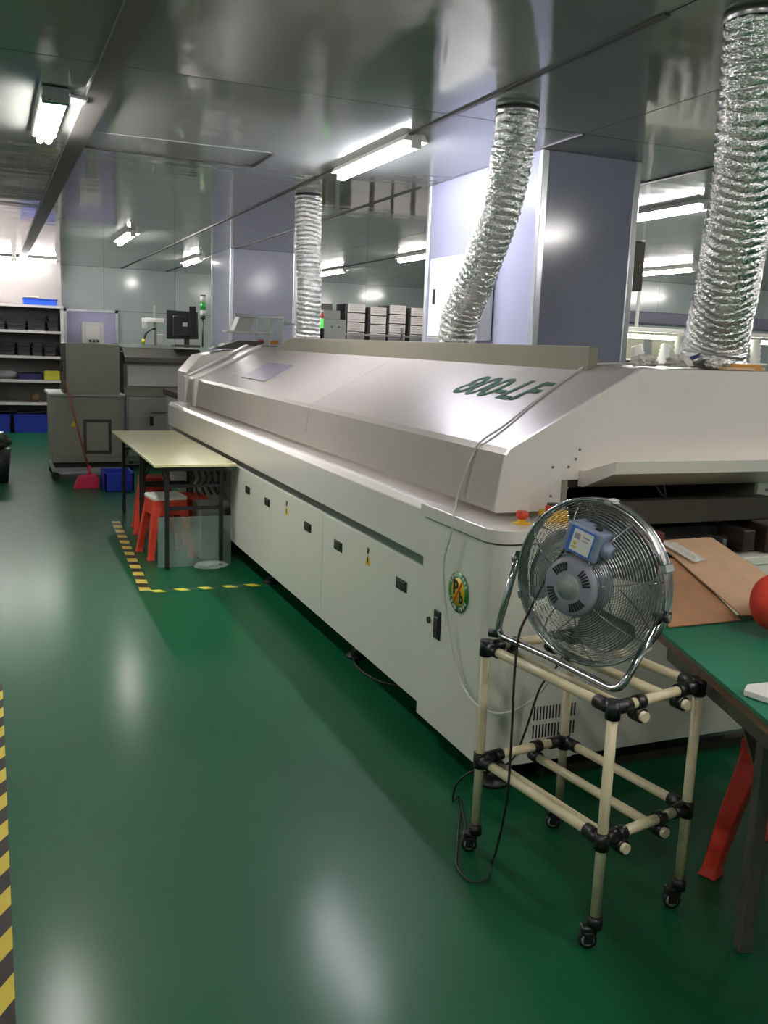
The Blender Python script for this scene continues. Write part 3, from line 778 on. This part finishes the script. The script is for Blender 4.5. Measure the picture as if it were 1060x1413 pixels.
# ============================================================ STOOLS
def stool(label, top='red', scale=1., material='red'):
    r = thing('plastic_stool', label, 'stool', (0, 0, 0), 'red plastic stools')
    h = .46*scale; a = .115*scale; bt = .165*scale
    obj('seat', MB().box(-a-.012, a+.012, -a-.012, a+.012, h-.035, h, .012, seg=2), top, r)
    for sx in (-1, 1):
        for sy in (-1, 1):
            bb = MB(); t_ = bmesh.new()
            def ring(c, s, z, e): return [t_.verts.new((c*sx+e*dx*s, c*sy+e*dy*s, z)) for dx, dy in ((-1, -1), (1, -1), (1, 1), (-1, 1))]
            R = [ring(a-.03, .035, h-.03, 1), ring(a+.01, .026, h*.5, 1), ring(bt-.012, .022, .03, 1), ring(bt-.008, .028, .0, 1)]
            t_.faces.new(R[0]); t_.faces.new(R[-1])
            for A, B in zip(R, R[1:]):
                for i in range(4): t_.faces.new((A[i], A[(i+1) % 4], B[(i+1) % 4], B[i]))
            bmesh.ops.recalc_face_normals(t_, faces=t_.faces)
            bmesh.ops.bevel(t_, geom=t_.edges[:], offset=.004, segments=1, affect='EDGES')
            bb._merge(t_); obj('leg', bb, material, r)
    for k in range(4):
        m_ = Matrix.Rotation(k*PI/2, 4, 'Z')
        obj('apron', MB().prism([(-a-.0, h-.03), (a+.0, h-.03), (a+.008, h*.62), (.06, h*.70), (-.06, h*.70), (-a-.008, h*.62)], 'y', -a-.012, -a-.004, mtx=m_), material, r)
    return r
s1 = stool('red stool with a worn whitish seat, nearest under the cream tables', 'white'); s1.location = (1.175, 6.94, 0); s1.rotation_euler = (0, 0, .12)
s2 = stool('plain red stool behind the white-seated one under the cream tables', 'red'); s2.location = (1.24, 7.875, 0); s2.rotation_euler = (0, 0, -.1)
s3 = stool('worn dark red stool behind the bench leg at the right edge', 'red_dark', 1.0, 'red_dark'); s3.location = (2.27, 1.985, 0); s3.rotation_euler = (0, 0, .38); s3.scale = (1.1, 1.1, 1.0)

# ============================================================ CREAM FOLDING TABLES
def folding_table(label):
    r = thing('folding_table', label, 'table', (0, 0, 0), 'cream folding tables')
    obj('tabletop', MB().box(-.285, .285, -.60, .60, .728, .75, .003), 'table', r)
    obj('frame', MB().box(-.22, .22, -.55, -.525, .695, .728).box(-.22, .22, .525, .55, .695, .728).box(-.22, -.195, -.55, .55, .695, .728).box(.195, .22, -.55, .55, .695, .728), 'tframe', r)
    for sy in (-1, 1):
        for sx in (-1, 1):
            obj('leg', MB().box(sx*.19-.0145, sx*.19+.0145, sy*.54-.0145, sy*.54+.0145, 0, .70, .003), 'tframe', r)
        obj('crossbar', MB().box(-.19, .19, sy*.54-.010, sy*.54+.010, .42, .445), 'tframe', r)
        obj('crossbar', MB().box(-.19, .19, sy*.54-.010, sy*.54+.010, .58, .60), 'tframe', r)
    for sx in (-1, 1):
        obj('folding_stay', MB().tube([(sx*.175, -.50, .52), (sx*.175, -.15, .70)], .007, 6), 'tframe', r)
        obj('folding_stay', MB().tube([(sx*.175, .50, .52), (sx*.175, .15, .70)], .007, 6), 'tframe', r)
    return r
t1 = folding_table('near cream-topped folding table with black legs, against the oven side'); t1.location = (1.293, 7.005, 0)
t2 = dup(t1, (1.293, 8.208, 0), 0, 'far cream-topped folding table, butted to the near one by the oven')
# things under the tables
tag(obj('acrylic_sheet', MB().box(1.05, 1.57, 6.52, 6.528, 0.002, .36), 'acrylic'), 'clear greenish acrylic sheet standing on edge under the near cream table', 'sheet')
sh = thing('plastic_bag', 'clear crumpled plastic bag on the floor under the near cream table', 'bag', (1.42, 6.44, 0))
bb = MB(); t_ = bmesh.new(); bmesh.ops.create_icosphere(t_, subdivisions=3, radius=1)
rnd = random.Random(4)
for v in t_.verts: v.co = Vector((1.40+.12*v.co.x*rnd.uniform(.8, 1.1), 6.40+.06*v.co.y*rnd.uniform(.7, 1.1), .032+.03*v.co.z))
bb._merge(t_); obj('film', bb, 'clear', sh)
rb = thing('red_crate', 'low red plastic crate under the near cream table', 'crate', (1.47, 7.4, 0))
obj('crate_body', MB().box(1.36, 1.53, 7.12, 7.46, 0.0, .36, .006), 'red', rb)
obj('crate_rim', MB().box(1.35, 1.54, 7.11, 7.47, .36, .385, .004), 'red', rb)
tag(obj('cream_box', MB().box(1.39, 1.55, 6.72, 7.02, .0, .40, .006), 'machine2'), 'pale box on the floor behind the acrylic sheet', 'box')
hk = MB()
for k in range(6):
    x = 1.30+k*.045
    hk.tube(smooth_path([(x, 6.62, .695), (x+.015, 6.6, .62), (x-.01, 6.62, .55), (x+.012, 6.6, .50)], 4), .009, 6)
tag(obj('cable_bundle', hk, 'black'), 'black cables hanging in loops under the near cream table', 'cables')

# ============================================================ FLOOR TAPE
tag(obj('floor_tape', MB().box(-.12, .008, -1.5, 4.45, 0, .0012), 'tape_big'), 'wide black and yellow hazard tape along the left edge of the aisle floor', 'tape')
tag(obj('floor_tape', MB().box(.875-.035, .875+.035, 5.93, 8.32, 0, .0012, mtx=Matrix.Translation((.875, 5.93, 0)) @ Matrix.Rotation(-.042, 4, 'Z') @ Matrix.Translation((-.875, -5.93, 0))), 'tape_y'), 'striped hazard tape running along the long side of the cream tables', 'tape')
tag(obj('floor_tape', MB().box(.86, 1.70, 5.875, 5.935, 0, .0012), 'tape_x'), 'short yellow-dashed hazard tape running across to the oven foot', 'tape')

# ============================================================ GREY CABINET MACHINE and helpers
def recessed_door(x0, x1, z0, z1, y, parent, material, nm='door'):
    return obj(nm, MB().box(x0, x1, y-.012, y, z0, z1, .003), material, parent)
g = thing('grey_cabinet_machine', 'grey loader machine with an upright panel, behind the pink dustpan', 'machine', (1.0, 11.1, 0))
Y0 = 10.8
obj('lower_body', MB().box(.60, 1.37, Y0, 11.55, .20, .93, .006), 'machine', g)
obj('worktop', MB().box(.575, 1.38, Y0-.03, 11.6, .93, .96, .004), 'machine2', g)
obj('upper_panel', MB().box(.765, 1.33, Y0+.02, Y0+.10, .96, 1.505, .004), 'machine', g)
obj('upper_panel_edge', MB().box(.735, .765, Y0+.03, Y0+.4, .96, 1.50, .003), 'darkmetal', g)
recessed_door(.66, 1.33, .26, .88, Y0, g, 'machine')
pn = recessed_door(.93, 1.23, .30, .68, Y0-.012, g, 'darkmetal', 'window_frame')
obj('window_pane', MB().box(.965, 1.195, Y0-.030, Y0-.024, .335, .645), 'machine', pn)
obj('warning_sticker', MB().prism([(.80, .60), (.88, .60), (.84, .67)], 'y', Y0-.016, Y0-.012), 'wyellow', g)
obj('base_frame', MB().box(.60, 1.37, Y0, 11.5, .10, .14), 'machine2', g)
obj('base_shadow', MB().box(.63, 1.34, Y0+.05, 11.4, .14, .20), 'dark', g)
for x in (.64, 1.32):
    for y in (Y0+.05, 11.45):
        cs = obj('caster', MB().cyl((x, y-.015, .045), (x, y+.015, .045), .045, 14), 'black', g)
obj('handle', MB().cyl((.72, Y0-.02, 1.2), (.72, Y0-.02, 1.32), .01, 8), 'black', g)
# electric box on far door
e = thing('control_cabinet', 'small beige switch cabinet on the far wall above the grey loader', 'cabinet', (1.65, 16.4, 0))
obj('pedestal', MB().box(1.55, 1.70, 16.45, 16.6, 0, 1.46), 'machine2', e)
obj('body', MB().box(1.42, 1.76, 16.4, 16.7, 1.46, 1.80, .005), 'machine3', e)
obj('door', MB().box(1.48, 1.70, 16.385, 16.4, 1.53, 1.74, .003), 'shelf', e)
for k in range(3): obj('socket', MB().box(1.53+k*.06, 1.565+k*.06, 16.37, 16.385, 1.48, 1.515), 'black', e)
# broom, dustpan, crate
br = thing('broom', 'thin reddish broom handle leaning on the grey loader', 'broom', (.9, 10.5, 0))
obj('stick', MB().cyl((.975, 10.50, .09), (.745, 10.74, 1.10), .011, 8), 'broom', br)
obj('brush_head', MB().box(.90, 1.05, 10.46, 10.52, .02, .10, .006), 'broom', br)
dp = thing('dustpan', 'pink-red plastic dustpan on the floor before the grey loader', 'dustpan', (.93, 10.35, 0))
obj('pan', MB().prism([(.78, 0.0), (1.03, 0.0), (1.035, .09), (1.0, .14), (.83, .115)], 'y', 10.18, 10.36, bev=.004), 'pink', dp)
obj('pan_handle', MB().cyl((.93, 10.30, .13), (.955, 10.34, .22), .012, 8), 'pink', dp)
cr = thing('blue_crate', 'blue plastic crate on the floor between dustpan and cream tables', 'crate', (1.2, 10.2, 0))
for (a, bq, c, d2) in ((1.06, 1.36, 9.95, 9.97), (1.06, 1.36, 10.33, 10.35), (1.06, 1.08, 9.95, 10.35), (1.34, 1.36, 9.95, 10.35)):
    obj('crate_wall', MB().box(a, bq, c, d2, 0.004, .195, .002), 'blue_bin', cr)
obj('crate_base', MB().box(1.07, 1.35, 9.96, 10.34, 0, .012), 'blue_bin', cr)
# screen printer
p = thing('screen_printer', 'grey printer with a dark curved cover, left of the oven far end', 'machine', (1.95, 12.0, 0))
obj('body', MB().box(1.48, 2.75, 11.5, 12.9, .12, 1.28, .006), 'machine2', p)
obj('belt', MB().box(1.475, 2.755, 11.488, 11.5, .90, 1.0), 'machine', p)
obj('door', MB().box(1.51, 1.95, 11.484, 11.5, .18, .88, .003), 'machine2', p)
obj('door', MB().box(1.97, 2.70, 11.484, 11.5, .18, .88, .003), 'machine2', p)
obj('door_seam', MB().box(1.76, 2.2, 11.478, 11.484, .70, .708), 'black', p)
obj('door_latch', MB().box(1.76, 1.80, 11.47, 11.484, .55, .66, .002), 'black', p)
obj('fascia', MB().box(1.50, 2.72, 11.47, 11.5, 1.02, 1.26, .003), 'machine3', p)
obj('cover', MB().prism([(11.42, 1.30), (11.42, 1.36), (11.62, 1.47), (12.1, 1.51), (12.8, 1.50), (12.8, 1.28), (11.5, 1.28)], 'x', 1.46, 2.38, bev=.006), 'dglass', p)
obj('side_post', MB().box(1.40, 1.455, 11.45, 11.6, .12, 1.42, .004), 'dark', p)
for x in (1.55, 2.65): obj('foot', MB().cyl((x, 11.6, 0), (x, 11.6, .12), .03, 12), 'darkmetal', p)
# monitor
mn = thing('monitor', 'black monitor seen from behind, standing on the printer', 'monitor', (2.09, 11.55, 1.51))
obj('screen_back', MB().prism([(1.965, 1.585), (2.345, 1.595), (2.335, 1.915), (1.965, 1.925)], 'y', 11.50, 11.54, bev=.006), 'black', mn)
obj('back_housing', MB().box(2.03, 2.27, 11.455, 11.50, 1.62, 1.86, .012), 'black', mn)
obj('label_sheet', MB().box(2.145, 2.20, 11.448, 11.455, 1.74, 1.785), 'machine3', mn)
obj('stand', MB().box(2.18, 2.24, 11.52, 11.58, 1.49, 1.72, .004), 'darkmetal', mn)
obj('stand_base', MB().box(2.05, 2.36, 11.46, 11.70, 1.495, 1.525, .006), 'dglass', mn)
obj('bezel', MB().box(2.22, 2.30, 11.44, 11.458, 1.60, 1.98, .004), 'dark', mn)
# sensor arm and sockets left of monitor
ar = thing('camera_arm', 'pale bracket with a dark curved arm and yellow plug left of the monitor', 'bracket', (1.82, 11.7, 1.5))
obj('post', MB().box(1.84, 1.875, 11.68, 11.71, 1.495, 1.97, .003), 'machine', ar)
obj('bracket', MB().box(1.70, 1.96, 11.66, 11.69, 1.775, 1.825, .003), 'white', ar)
obj('bracket', MB().box(1.70, 1.76, 11.64, 11.67, 1.69, 1.78, .006), 'machine3', ar)
obj('bracket', MB().box(1.88, 1.95, 11.64, 11.67, 1.52, 1.64, .006), 'machine3', ar)
obj('arm', MB().tube(smooth_path([(1.86, 11.64, 1.70), (1.80, 11.63, 1.69), (1.74, 11.62, 1.64), (1.715, 11.61, 1.57)], 5), .012, 8), 'black', ar)
obj('plug', MB().cyl((1.715, 11.61, 1.57), (1.695, 11.61, 1.51), .022, 10), 'ybox', ar)
# tower light far (green)
tw = thing('tower_light', 'slim signal tower with a green lamp on a black pole, right of the monitor', 'signal light', (2.33, 11.2, 0))
tw.location = (2.44, 11.72, 1.5)
obj('pole', MB().cyl((2.44, 11.72, 1.5), (2.44, 11.72, 1.86), .010, 8), 'darkmetal', tw)
obj('collar', MB().cyl((2.44, 11.72, 1.84), (2.44, 11.72, 1.88), .034, 12), 'black', tw)
obj('lens_clear', MB().cyl((2.44, 11.72, 1.88), (2.44, 11.72, 1.95), .034, 14), 'machine3', tw)
obj('lens_green', MB().cyl((2.44, 11.72, 1.95), (2.44, 11.72, 2.04), .036, 14), 'green_lamp', tw)
obj('lens_clear', MB().cyl((2.44, 11.72, 2.04), (2.44, 11.72, 2.12), .034, 14), 'machine3', tw)
obj('cap', MB().cyl((2.44, 11.72, 2.12), (2.44, 11.72, 2.135), .036, 14), 'black', tw)
# loader between oven and printer
ld = thing('link_conveyor', 'pale link conveyor with a sloped side cover at the oven far end', 'conveyor', (2.3, 10.0, 0))
obj('cover', MB().prism([(1.80, .95), (1.80, 1.27), (1.95, 1.44), (2.25, 1.50), (2.6, 1.50), (2.6, .95)], 'y', 9.42, 9.9, bev=.004), 'oven', ld)
obj('stand', MB().box(1.85, 2.6, 9.5, 10.9, .0, .95, .004), 'machine2', ld)
obj('bed', MB().box(1.85, 2.62, 9.92, 11.1, .95, 1.02, .004), 'darkmetal', ld)
tag(obj('smoked_tray', MB().prism([(2.08, 1.512), (2.5, 1.512), (2.62, 1.60), (2.35, 1.60)], 'y', 9.5, 9.85, bev=.003), 'dglass'), 'dark smoked tray on top of the link conveyor', 'tray')
# transparent inspection unit behind the oven far end
iu = thing('inspection_machine', 'pale glazed inspection machine with aluminium frame posts behind the oven far end', 'machine', (2.95, 10.4, 0))
obj('body', MB().box(2.66, 3.6, 10.1, 10.9, .1, 1.56, .006), 'machine2', iu)
for x in (2.70, 2.84, 3.0, 3.25):
    obj('frame_post', MB().box(x-.010, x+.010, 10.12, 10.14, 1.56, 1.86), 'white', iu)
obj('frame_rail', MB().box(2.45, 3.0, 10.11, 10.15, 1.85, 1.885, .003), 'alu', iu)
obj('frame_rail', MB().box(3.0, 3.26, 10.11, 10.15, 1.79, 1.81), 'machine3', iu)
obj('tray_arm', MB().box(2.36, 2.9, 10.08, 10.3, 1.68, 1.70, .003), 'white', iu)
obj('camera_head', MB().prism([(2.45, 1.70), (2.64, 1.70), (2.70, 1.87), (2.52, 1.87)], 'y', 10.15, 10.35, bev=.005), 'machine3', iu)
obj('glass_pane', MB().box(2.70, 3.0, 10.125, 10.13, 1.57, 1.85), 'acrylic', iu)
obj('red_mark', MB().box(2.72, 2.77, 10.09, 10.11, 1.57, 1.62), 'red_lamp', iu)
obj('yellow_mark', MB().box(2.85, 2.93, 10.09, 10.11, 1.57, 1.615), 'orange', iu)
# pale machine with tower light behind the exhaust box
pm = thing('pale_machine', 'pale grey machine top with rivets just right of the far foil duct', 'machine', (3.4, 9.8, 0))
obj('body', MB().box(3.25, 3.50, 9.5, 10.05, 0, 1.86, .005), 'machine3', pm)
obj('upper_step', MB().box(3.25, 3.44, 9.52, 10.0, 1.86, 1.95, .005), 'machine3', pm)
for x in (3.34, 3.42): obj('rivet', MB().cyl((x, 9.49, 1.78), (x, 9.5, 1.78), .008, 8), 'black', pm)
tw = thing('tower_light', 'signal tower with red top and lit green lamp beside the far foil duct', 'signal light', (3.17, 9.45, 0))
obj('pole', MB().cyl((3.205, 9.45, 0.0), (3.205, 9.45, 1.74), .016, 8), 'darkmetal', tw)
obj('base_housing', MB().cyl((3.205, 9.45, 1.66), (3.205, 9.45, 1.76), .035, 12), 'black', tw)
obj('lens_green', MB().cyl((3.205, 9.45, 1.76), (3.205, 9.45, 1.86), .026, 12), 'lime_lamp', tw)
obj('lens_red', MB().cyl((3.205, 9.45, 1.86), (3.205, 9.45, 1.92), .028, 12), 'red_lamp', tw)
# rack with white magazine stacks
rk = thing('steel_rack', 'black steel rack carrying the white magazine stacks', 'rack', (5.0, 12.2, 0))
for x in (4.30, 5.23, 5.78):
    for y in (11.97, 12.42): obj('rack_post', MB().box(x-.015, x+.015, y-.015, y+.015, 0, 1.86), 'steel', rk)
for z in (1.66, 1.74, .9, .3): obj('rack_rail', MB().box(4.30, 5.78, 11.955, 11.985, z-.012, z+.012), 'steel', rk)
for z in (1.64, .88, .28): obj('rack_shelf', MB().box(4.30, 5.78, 12.0, 12.4, z-.012, z+.01), 'darkmetal', rk)
poss = ('leftmost', 'second from left', 'third from left', 'fourth from left', 'rightmost')
for k, (xa, xb, zt) in enumerate(((4.45, 4.70, 2.15), (4.78, 5.01, 2.12), (5.06, 5.30, 2.16), (5.38, 5.62, 2.14), (5.66, 5.76, 2.14))):
    mg = thing('magazine_stack', poss[k]+' white slotted magazine stack on the steel rack', 'magazine', ((xa+xb)/2, 12.2, 1.65), 'white magazine stacks')
    nb = 4; z0 = 1.652; hh = (zt-z0)/nb
    for q in range(nb):
        obj('magazine', MB().box(xa, xb, 12.02, 12.36, z0+q*hh+.006, z0+(q+1)*hh-.006, .004), 'shelf', mg)
    sl2 = MB()
    for q in range(nb*4): sl2.box(xa+.03, xb-.03, 12.012, 12.02, z0+q*hh/4+.008, z0+q*hh/4+.012)
    obj('slots', sl2, 'machine', mg, kind='stuff')
    obj('side_plate', MB().box(xa-.035, xa-.004, 12.03, 12.38, z0, zt-.01, .003), 'black', mg)
tag(obj('grey_cabinet', MB().box(4.12, 4.26, 12.1, 12.6, 0, 2.13, .005), 'darkmetal'), 'dark grey cabinet edge at the left end of the magazine rack', 'cabinet')
# white switch cabinet on the near column
sw = thing('switch_cabinet', 'white switch cabinet on the lilac-lit face of the large column, behind the middle duct', 'cabinet', (2.93, 5.7, 1.68))
obj('body', MB().box(2.86, 2.965, 5.36, 6.1, 1.66, 2.21, .006), 'machine3', sw)
obj('door', MB().box(2.852, 2.86, 5.38, 6.08, 1.68, 2.19, .003), 'white', sw)
obj('handle', MB().box(2.838, 2.852, 5.98, 6.0, 1.90, 2.0, .002), 'black', sw)
tag(obj('wall_box', MB().box(3.665, 3.95, 5.15, 5.45, 2.02, 2.33, .006), 'darkmetal'), 'dark grey box mounted on the right side of the large column', 'box')
tag(obj('conduit', MB().cyl((6.1, 8.0, 0), (6.1, 8.0, CZ), .018, 8), 'white'), 'thin white vertical conduit pipe right of the large column', 'pipe')

# ============================================================ RIGHT BACKGROUND BENCHES
def booth(x0, x1, y, label, seed):
    bo = thing('soldering_booth', label, 'booth', ((x0+x1)/2, y, 0), 'lit soldering booths')
    obj('bench', MB().box(x0, x1, y, y+.7, .70, .76), 'machine3', bo)
    for x in (x0+.03, x1-.03): obj('frame_post', MB().box(x-.02, x+.02, y-.02, y+.02, 0, 1.84), 'white', bo)
    obj('top_beam', MB().box(x0-.02, x1+.02, y-.06, y+.1, 1.82, 1.855, .004), 'white', bo)
    obj('lit_tube', MB().cyl((x0+.12, y+.2, 1.78), (x1-.05, y+.2, 1.78), .018, 8), 'tube_warm', bo)
    obj('back_panel', MB().box(x0, x1, y+.70, y+.72, 0, 1.84), 'machine', bo)
    obj('shelf', MB().box(x0, x1, y+.4, y+.7, 1.56, 1.575), 'white', bo)
    for k, (dx, top, tilt) in enumerate(((.09, 1.80, -.03), (.36, 1.70, -.10), (.47, 1.71, .13), (.72, 1.80, .03))):
        if x0+dx > x1-.05: continue
        pts = smooth_path([(x0+dx, y+.05, 1.32), (x0+dx+tilt*.4, y+.06, 1.5), (x0+dx+tilt, y+.1, top)], 12)
        obj('extractor_hose', MB().tube(pts, .05, 16, rf=lambda i, k_: .043+.011*(i % 2)), 'hose_w', bo)
    return bo
booth(5.17, 5.98, 7.0, 'lit white soldering booth between the large column and the near duct', 1)
booth(6.08, 7.3, 7.0, 'lit white soldering booth at the right border behind the near duct', 2)
tag(obj('lilac_box_duct', MB().box(6.9, 10.6, 9.2, 9.6, 1.98, 2.12, .01), 'purple_beam'), 'long lilac-grey box duct running above the lit booths', 'duct')
for (x, y) in ((7.2, 9.4), (10.3, 9.4)):
    pass
# ============================================================ SHELVES far left
sf = thing('storage_shelf', 'tall white storage shelf with black trays at the far left', 'shelf', (-.3, 16.4, 0))
SX0, SX1, SY = -1.6, 1.10, 16.1
obj('back_board', MB().box(SX0, SX1, 16.62, 16.64, 0, 2.03), 'shelfback', sf)
for x in (SX0, -.25, SX1-.03): obj('upright', MB().box(x, x+.035 if x < 1 else SX1+.02, SY, 16.62, 0, 2.03), 'shelf', sf)
SZ = [.48, .84, 1.22, 1.62, 2.02]
for z in SZ: obj('shelf_board', MB().box(SX0, SX1, SY-.01, 16.62, z-.03, z+.01), 'shelf', sf)
rnd = random.Random(11)
def tray(nm, x0, x1, z, h, m_, label, cat='tray', group='trays on the storage shelf', y0=16.15, d=.35):
    t_ = thing(nm, label, cat, ((x0+x1)/2, y0+d/2, z), group)
    obj('tray_body', MB().prism([(x0+.012, z), (x1-.012, z), (x1, z+h), (x0, z+h)], 'y', y0, y0+d, bev=.003), m_, t_)
    obj('tray_rim', MB().box(x0-.006, x1+.006, y0-.006, y0+d+.006, z+h-.012, z+h), m_, t_)
    return t_
names = {2: 'the shelf below the top board', 1: 'the middle shelf', 0: 'the lower shelf'}
for zi, z in ((1.63, 'upper'), (1.23, 'middle')):
    k = 0; x = -.18
    while x < .95:
        wd = rnd.uniform(.17, .30); x1 = min(x+wd, 1.05)
        lv = rnd.choice((2, 2, 3, 3)); zz = zi+.001
        for q in range(lv):
            h = rnd.uniform(.06, .085)
            tray('black_tray', x+rnd.uniform(0, .02), x1-.015, zz, h, 'blacktray', '%s black tray in the %s pile from the left on the %s rack shelf' % (('bottom' if q == 0 else 'topmost' if q == lv-1 else 'middle'), ('first', 'second', 'third', 'fourth', 'fifth', 'sixth', 'seventh', 'eighth')[k], z), group='black trays on the %s shelf' % z)
            zz += h+.003
        x = x1+.01; k += 1
tray('blue_tray', .52, 1.03, 2.032, .10, 'blue_tray', 'bright blue tray on top of the storage shelf', group='blue tray')
tag(obj('tray_contents', MB().box(.54, .75, 16.2, 16.4, 2.135, 2.165, .01), 'card'), 'tan parts lying in the bright blue tray', 'parts')
tag(obj('small_box', MB().box(-.02, .06, 16.2, 16.35, 2.031, 2.10, .004), 'card'), 'small tan box at the left on top of the storage shelf', 'box')
tag(obj('yellow_box', MB().box(.80, 1.05, 16.13, 16.4, .852, 1.0, .015), 'ybox'), 'yellow box on the lower shelf at its right end', 'box')
tray('navy_tray', .42, .78, .852, .10, mat('navy_plastic', '25235c', .5), 'dark navy tray left of the yellow box', group='navy tray')
bb = MB(); t_ = bmesh.new(); bmesh.ops.create_icosphere(t_, subdivisions=3, radius=1)
for v in t_.verts: v.co = Vector((.24+.17*v.co.x*rnd.uniform(.8, 1.1), 16.3+.12*v.co.y, .925+.072*v.co.z*rnd.uniform(.8, 1)))
bb._merge(t_); tag(obj('parts_bag', bb, 'clear'), 'clear bag of parts left of the navy tray on the lower shelf', 'bag')
tag(obj('dark_box', MB().box(-.2, .12, 16.13, 16.5, .491, .72, .01), 'blacktray'), 'dark box on the low shelf at the left picture edge', 'box')
tag(obj('pink_lid', MB().box(-.18, .10, 16.14, 16.48, .722, .745, .008), 'pink'), 'pink lid lying on the dark box on the low shelf', 'lid')
tag(obj('brown_spool', MB().cyl((.60, 16.3, .56), (.72, 16.3, .56), .07, 16), 'wood'), 'small brown spool on the low shelf just left of the grey loader', 'spool')
for k, (xa, xb) in enumerate(((-.20, .28), (.33, .85))):
    tray('blue_bin', xa, xb, .0, .30, 'blue_bin', ('left' if k == 0 else 'right')+' blue bin on the floor under the storage shelf', 'bin', 'blue bins under the shelf')
    tag(obj('black_sheet', MB().box(xa+.05, xb-.03, 16.16, 16.46, .303, .33, .004, mtx=Matrix.Translation((xa, 0, .31)) @ Matrix.Rotation(-.05, 4, 'Y') @ Matrix.Translation((-xa, 0, -.31))), 'blacktray'), 'dark tilted lid lying on the %s blue bin' % ('left' if k == 0 else 'right'), 'lid')
# trash bin glimpsed at left edge
tb = thing('waste_bin', 'dark bin with a glossy crumpled liner, just showing at the left picture edge', 'bin', (.10, 10.35, 0))
obj('bin_body', MB().lathe([(0, 0), (.13, 0), (.165, .36), (.155, .36), (0, .34)], 20, Matrix.Translation((.02, 10.8, 0))), 'blacktray', tb)
bb = MB(); t_ = bmesh.new(); bmesh.ops.create_icosphere(t_, subdivisions=3, radius=1)
for v in t_.verts: v.co = Vector((.02+.17*v.co.x*rnd.uniform(.85, 1.08), 10.8+.17*v.co.y*rnd.uniform(.85, 1.08), .44+.11*v.co.z*rnd.uniform(.8, 1.1)))
bb._merge(t_); obj('liner', bb, mat('dark_liner', '3a3f3b', .2, coat=.5), tb)
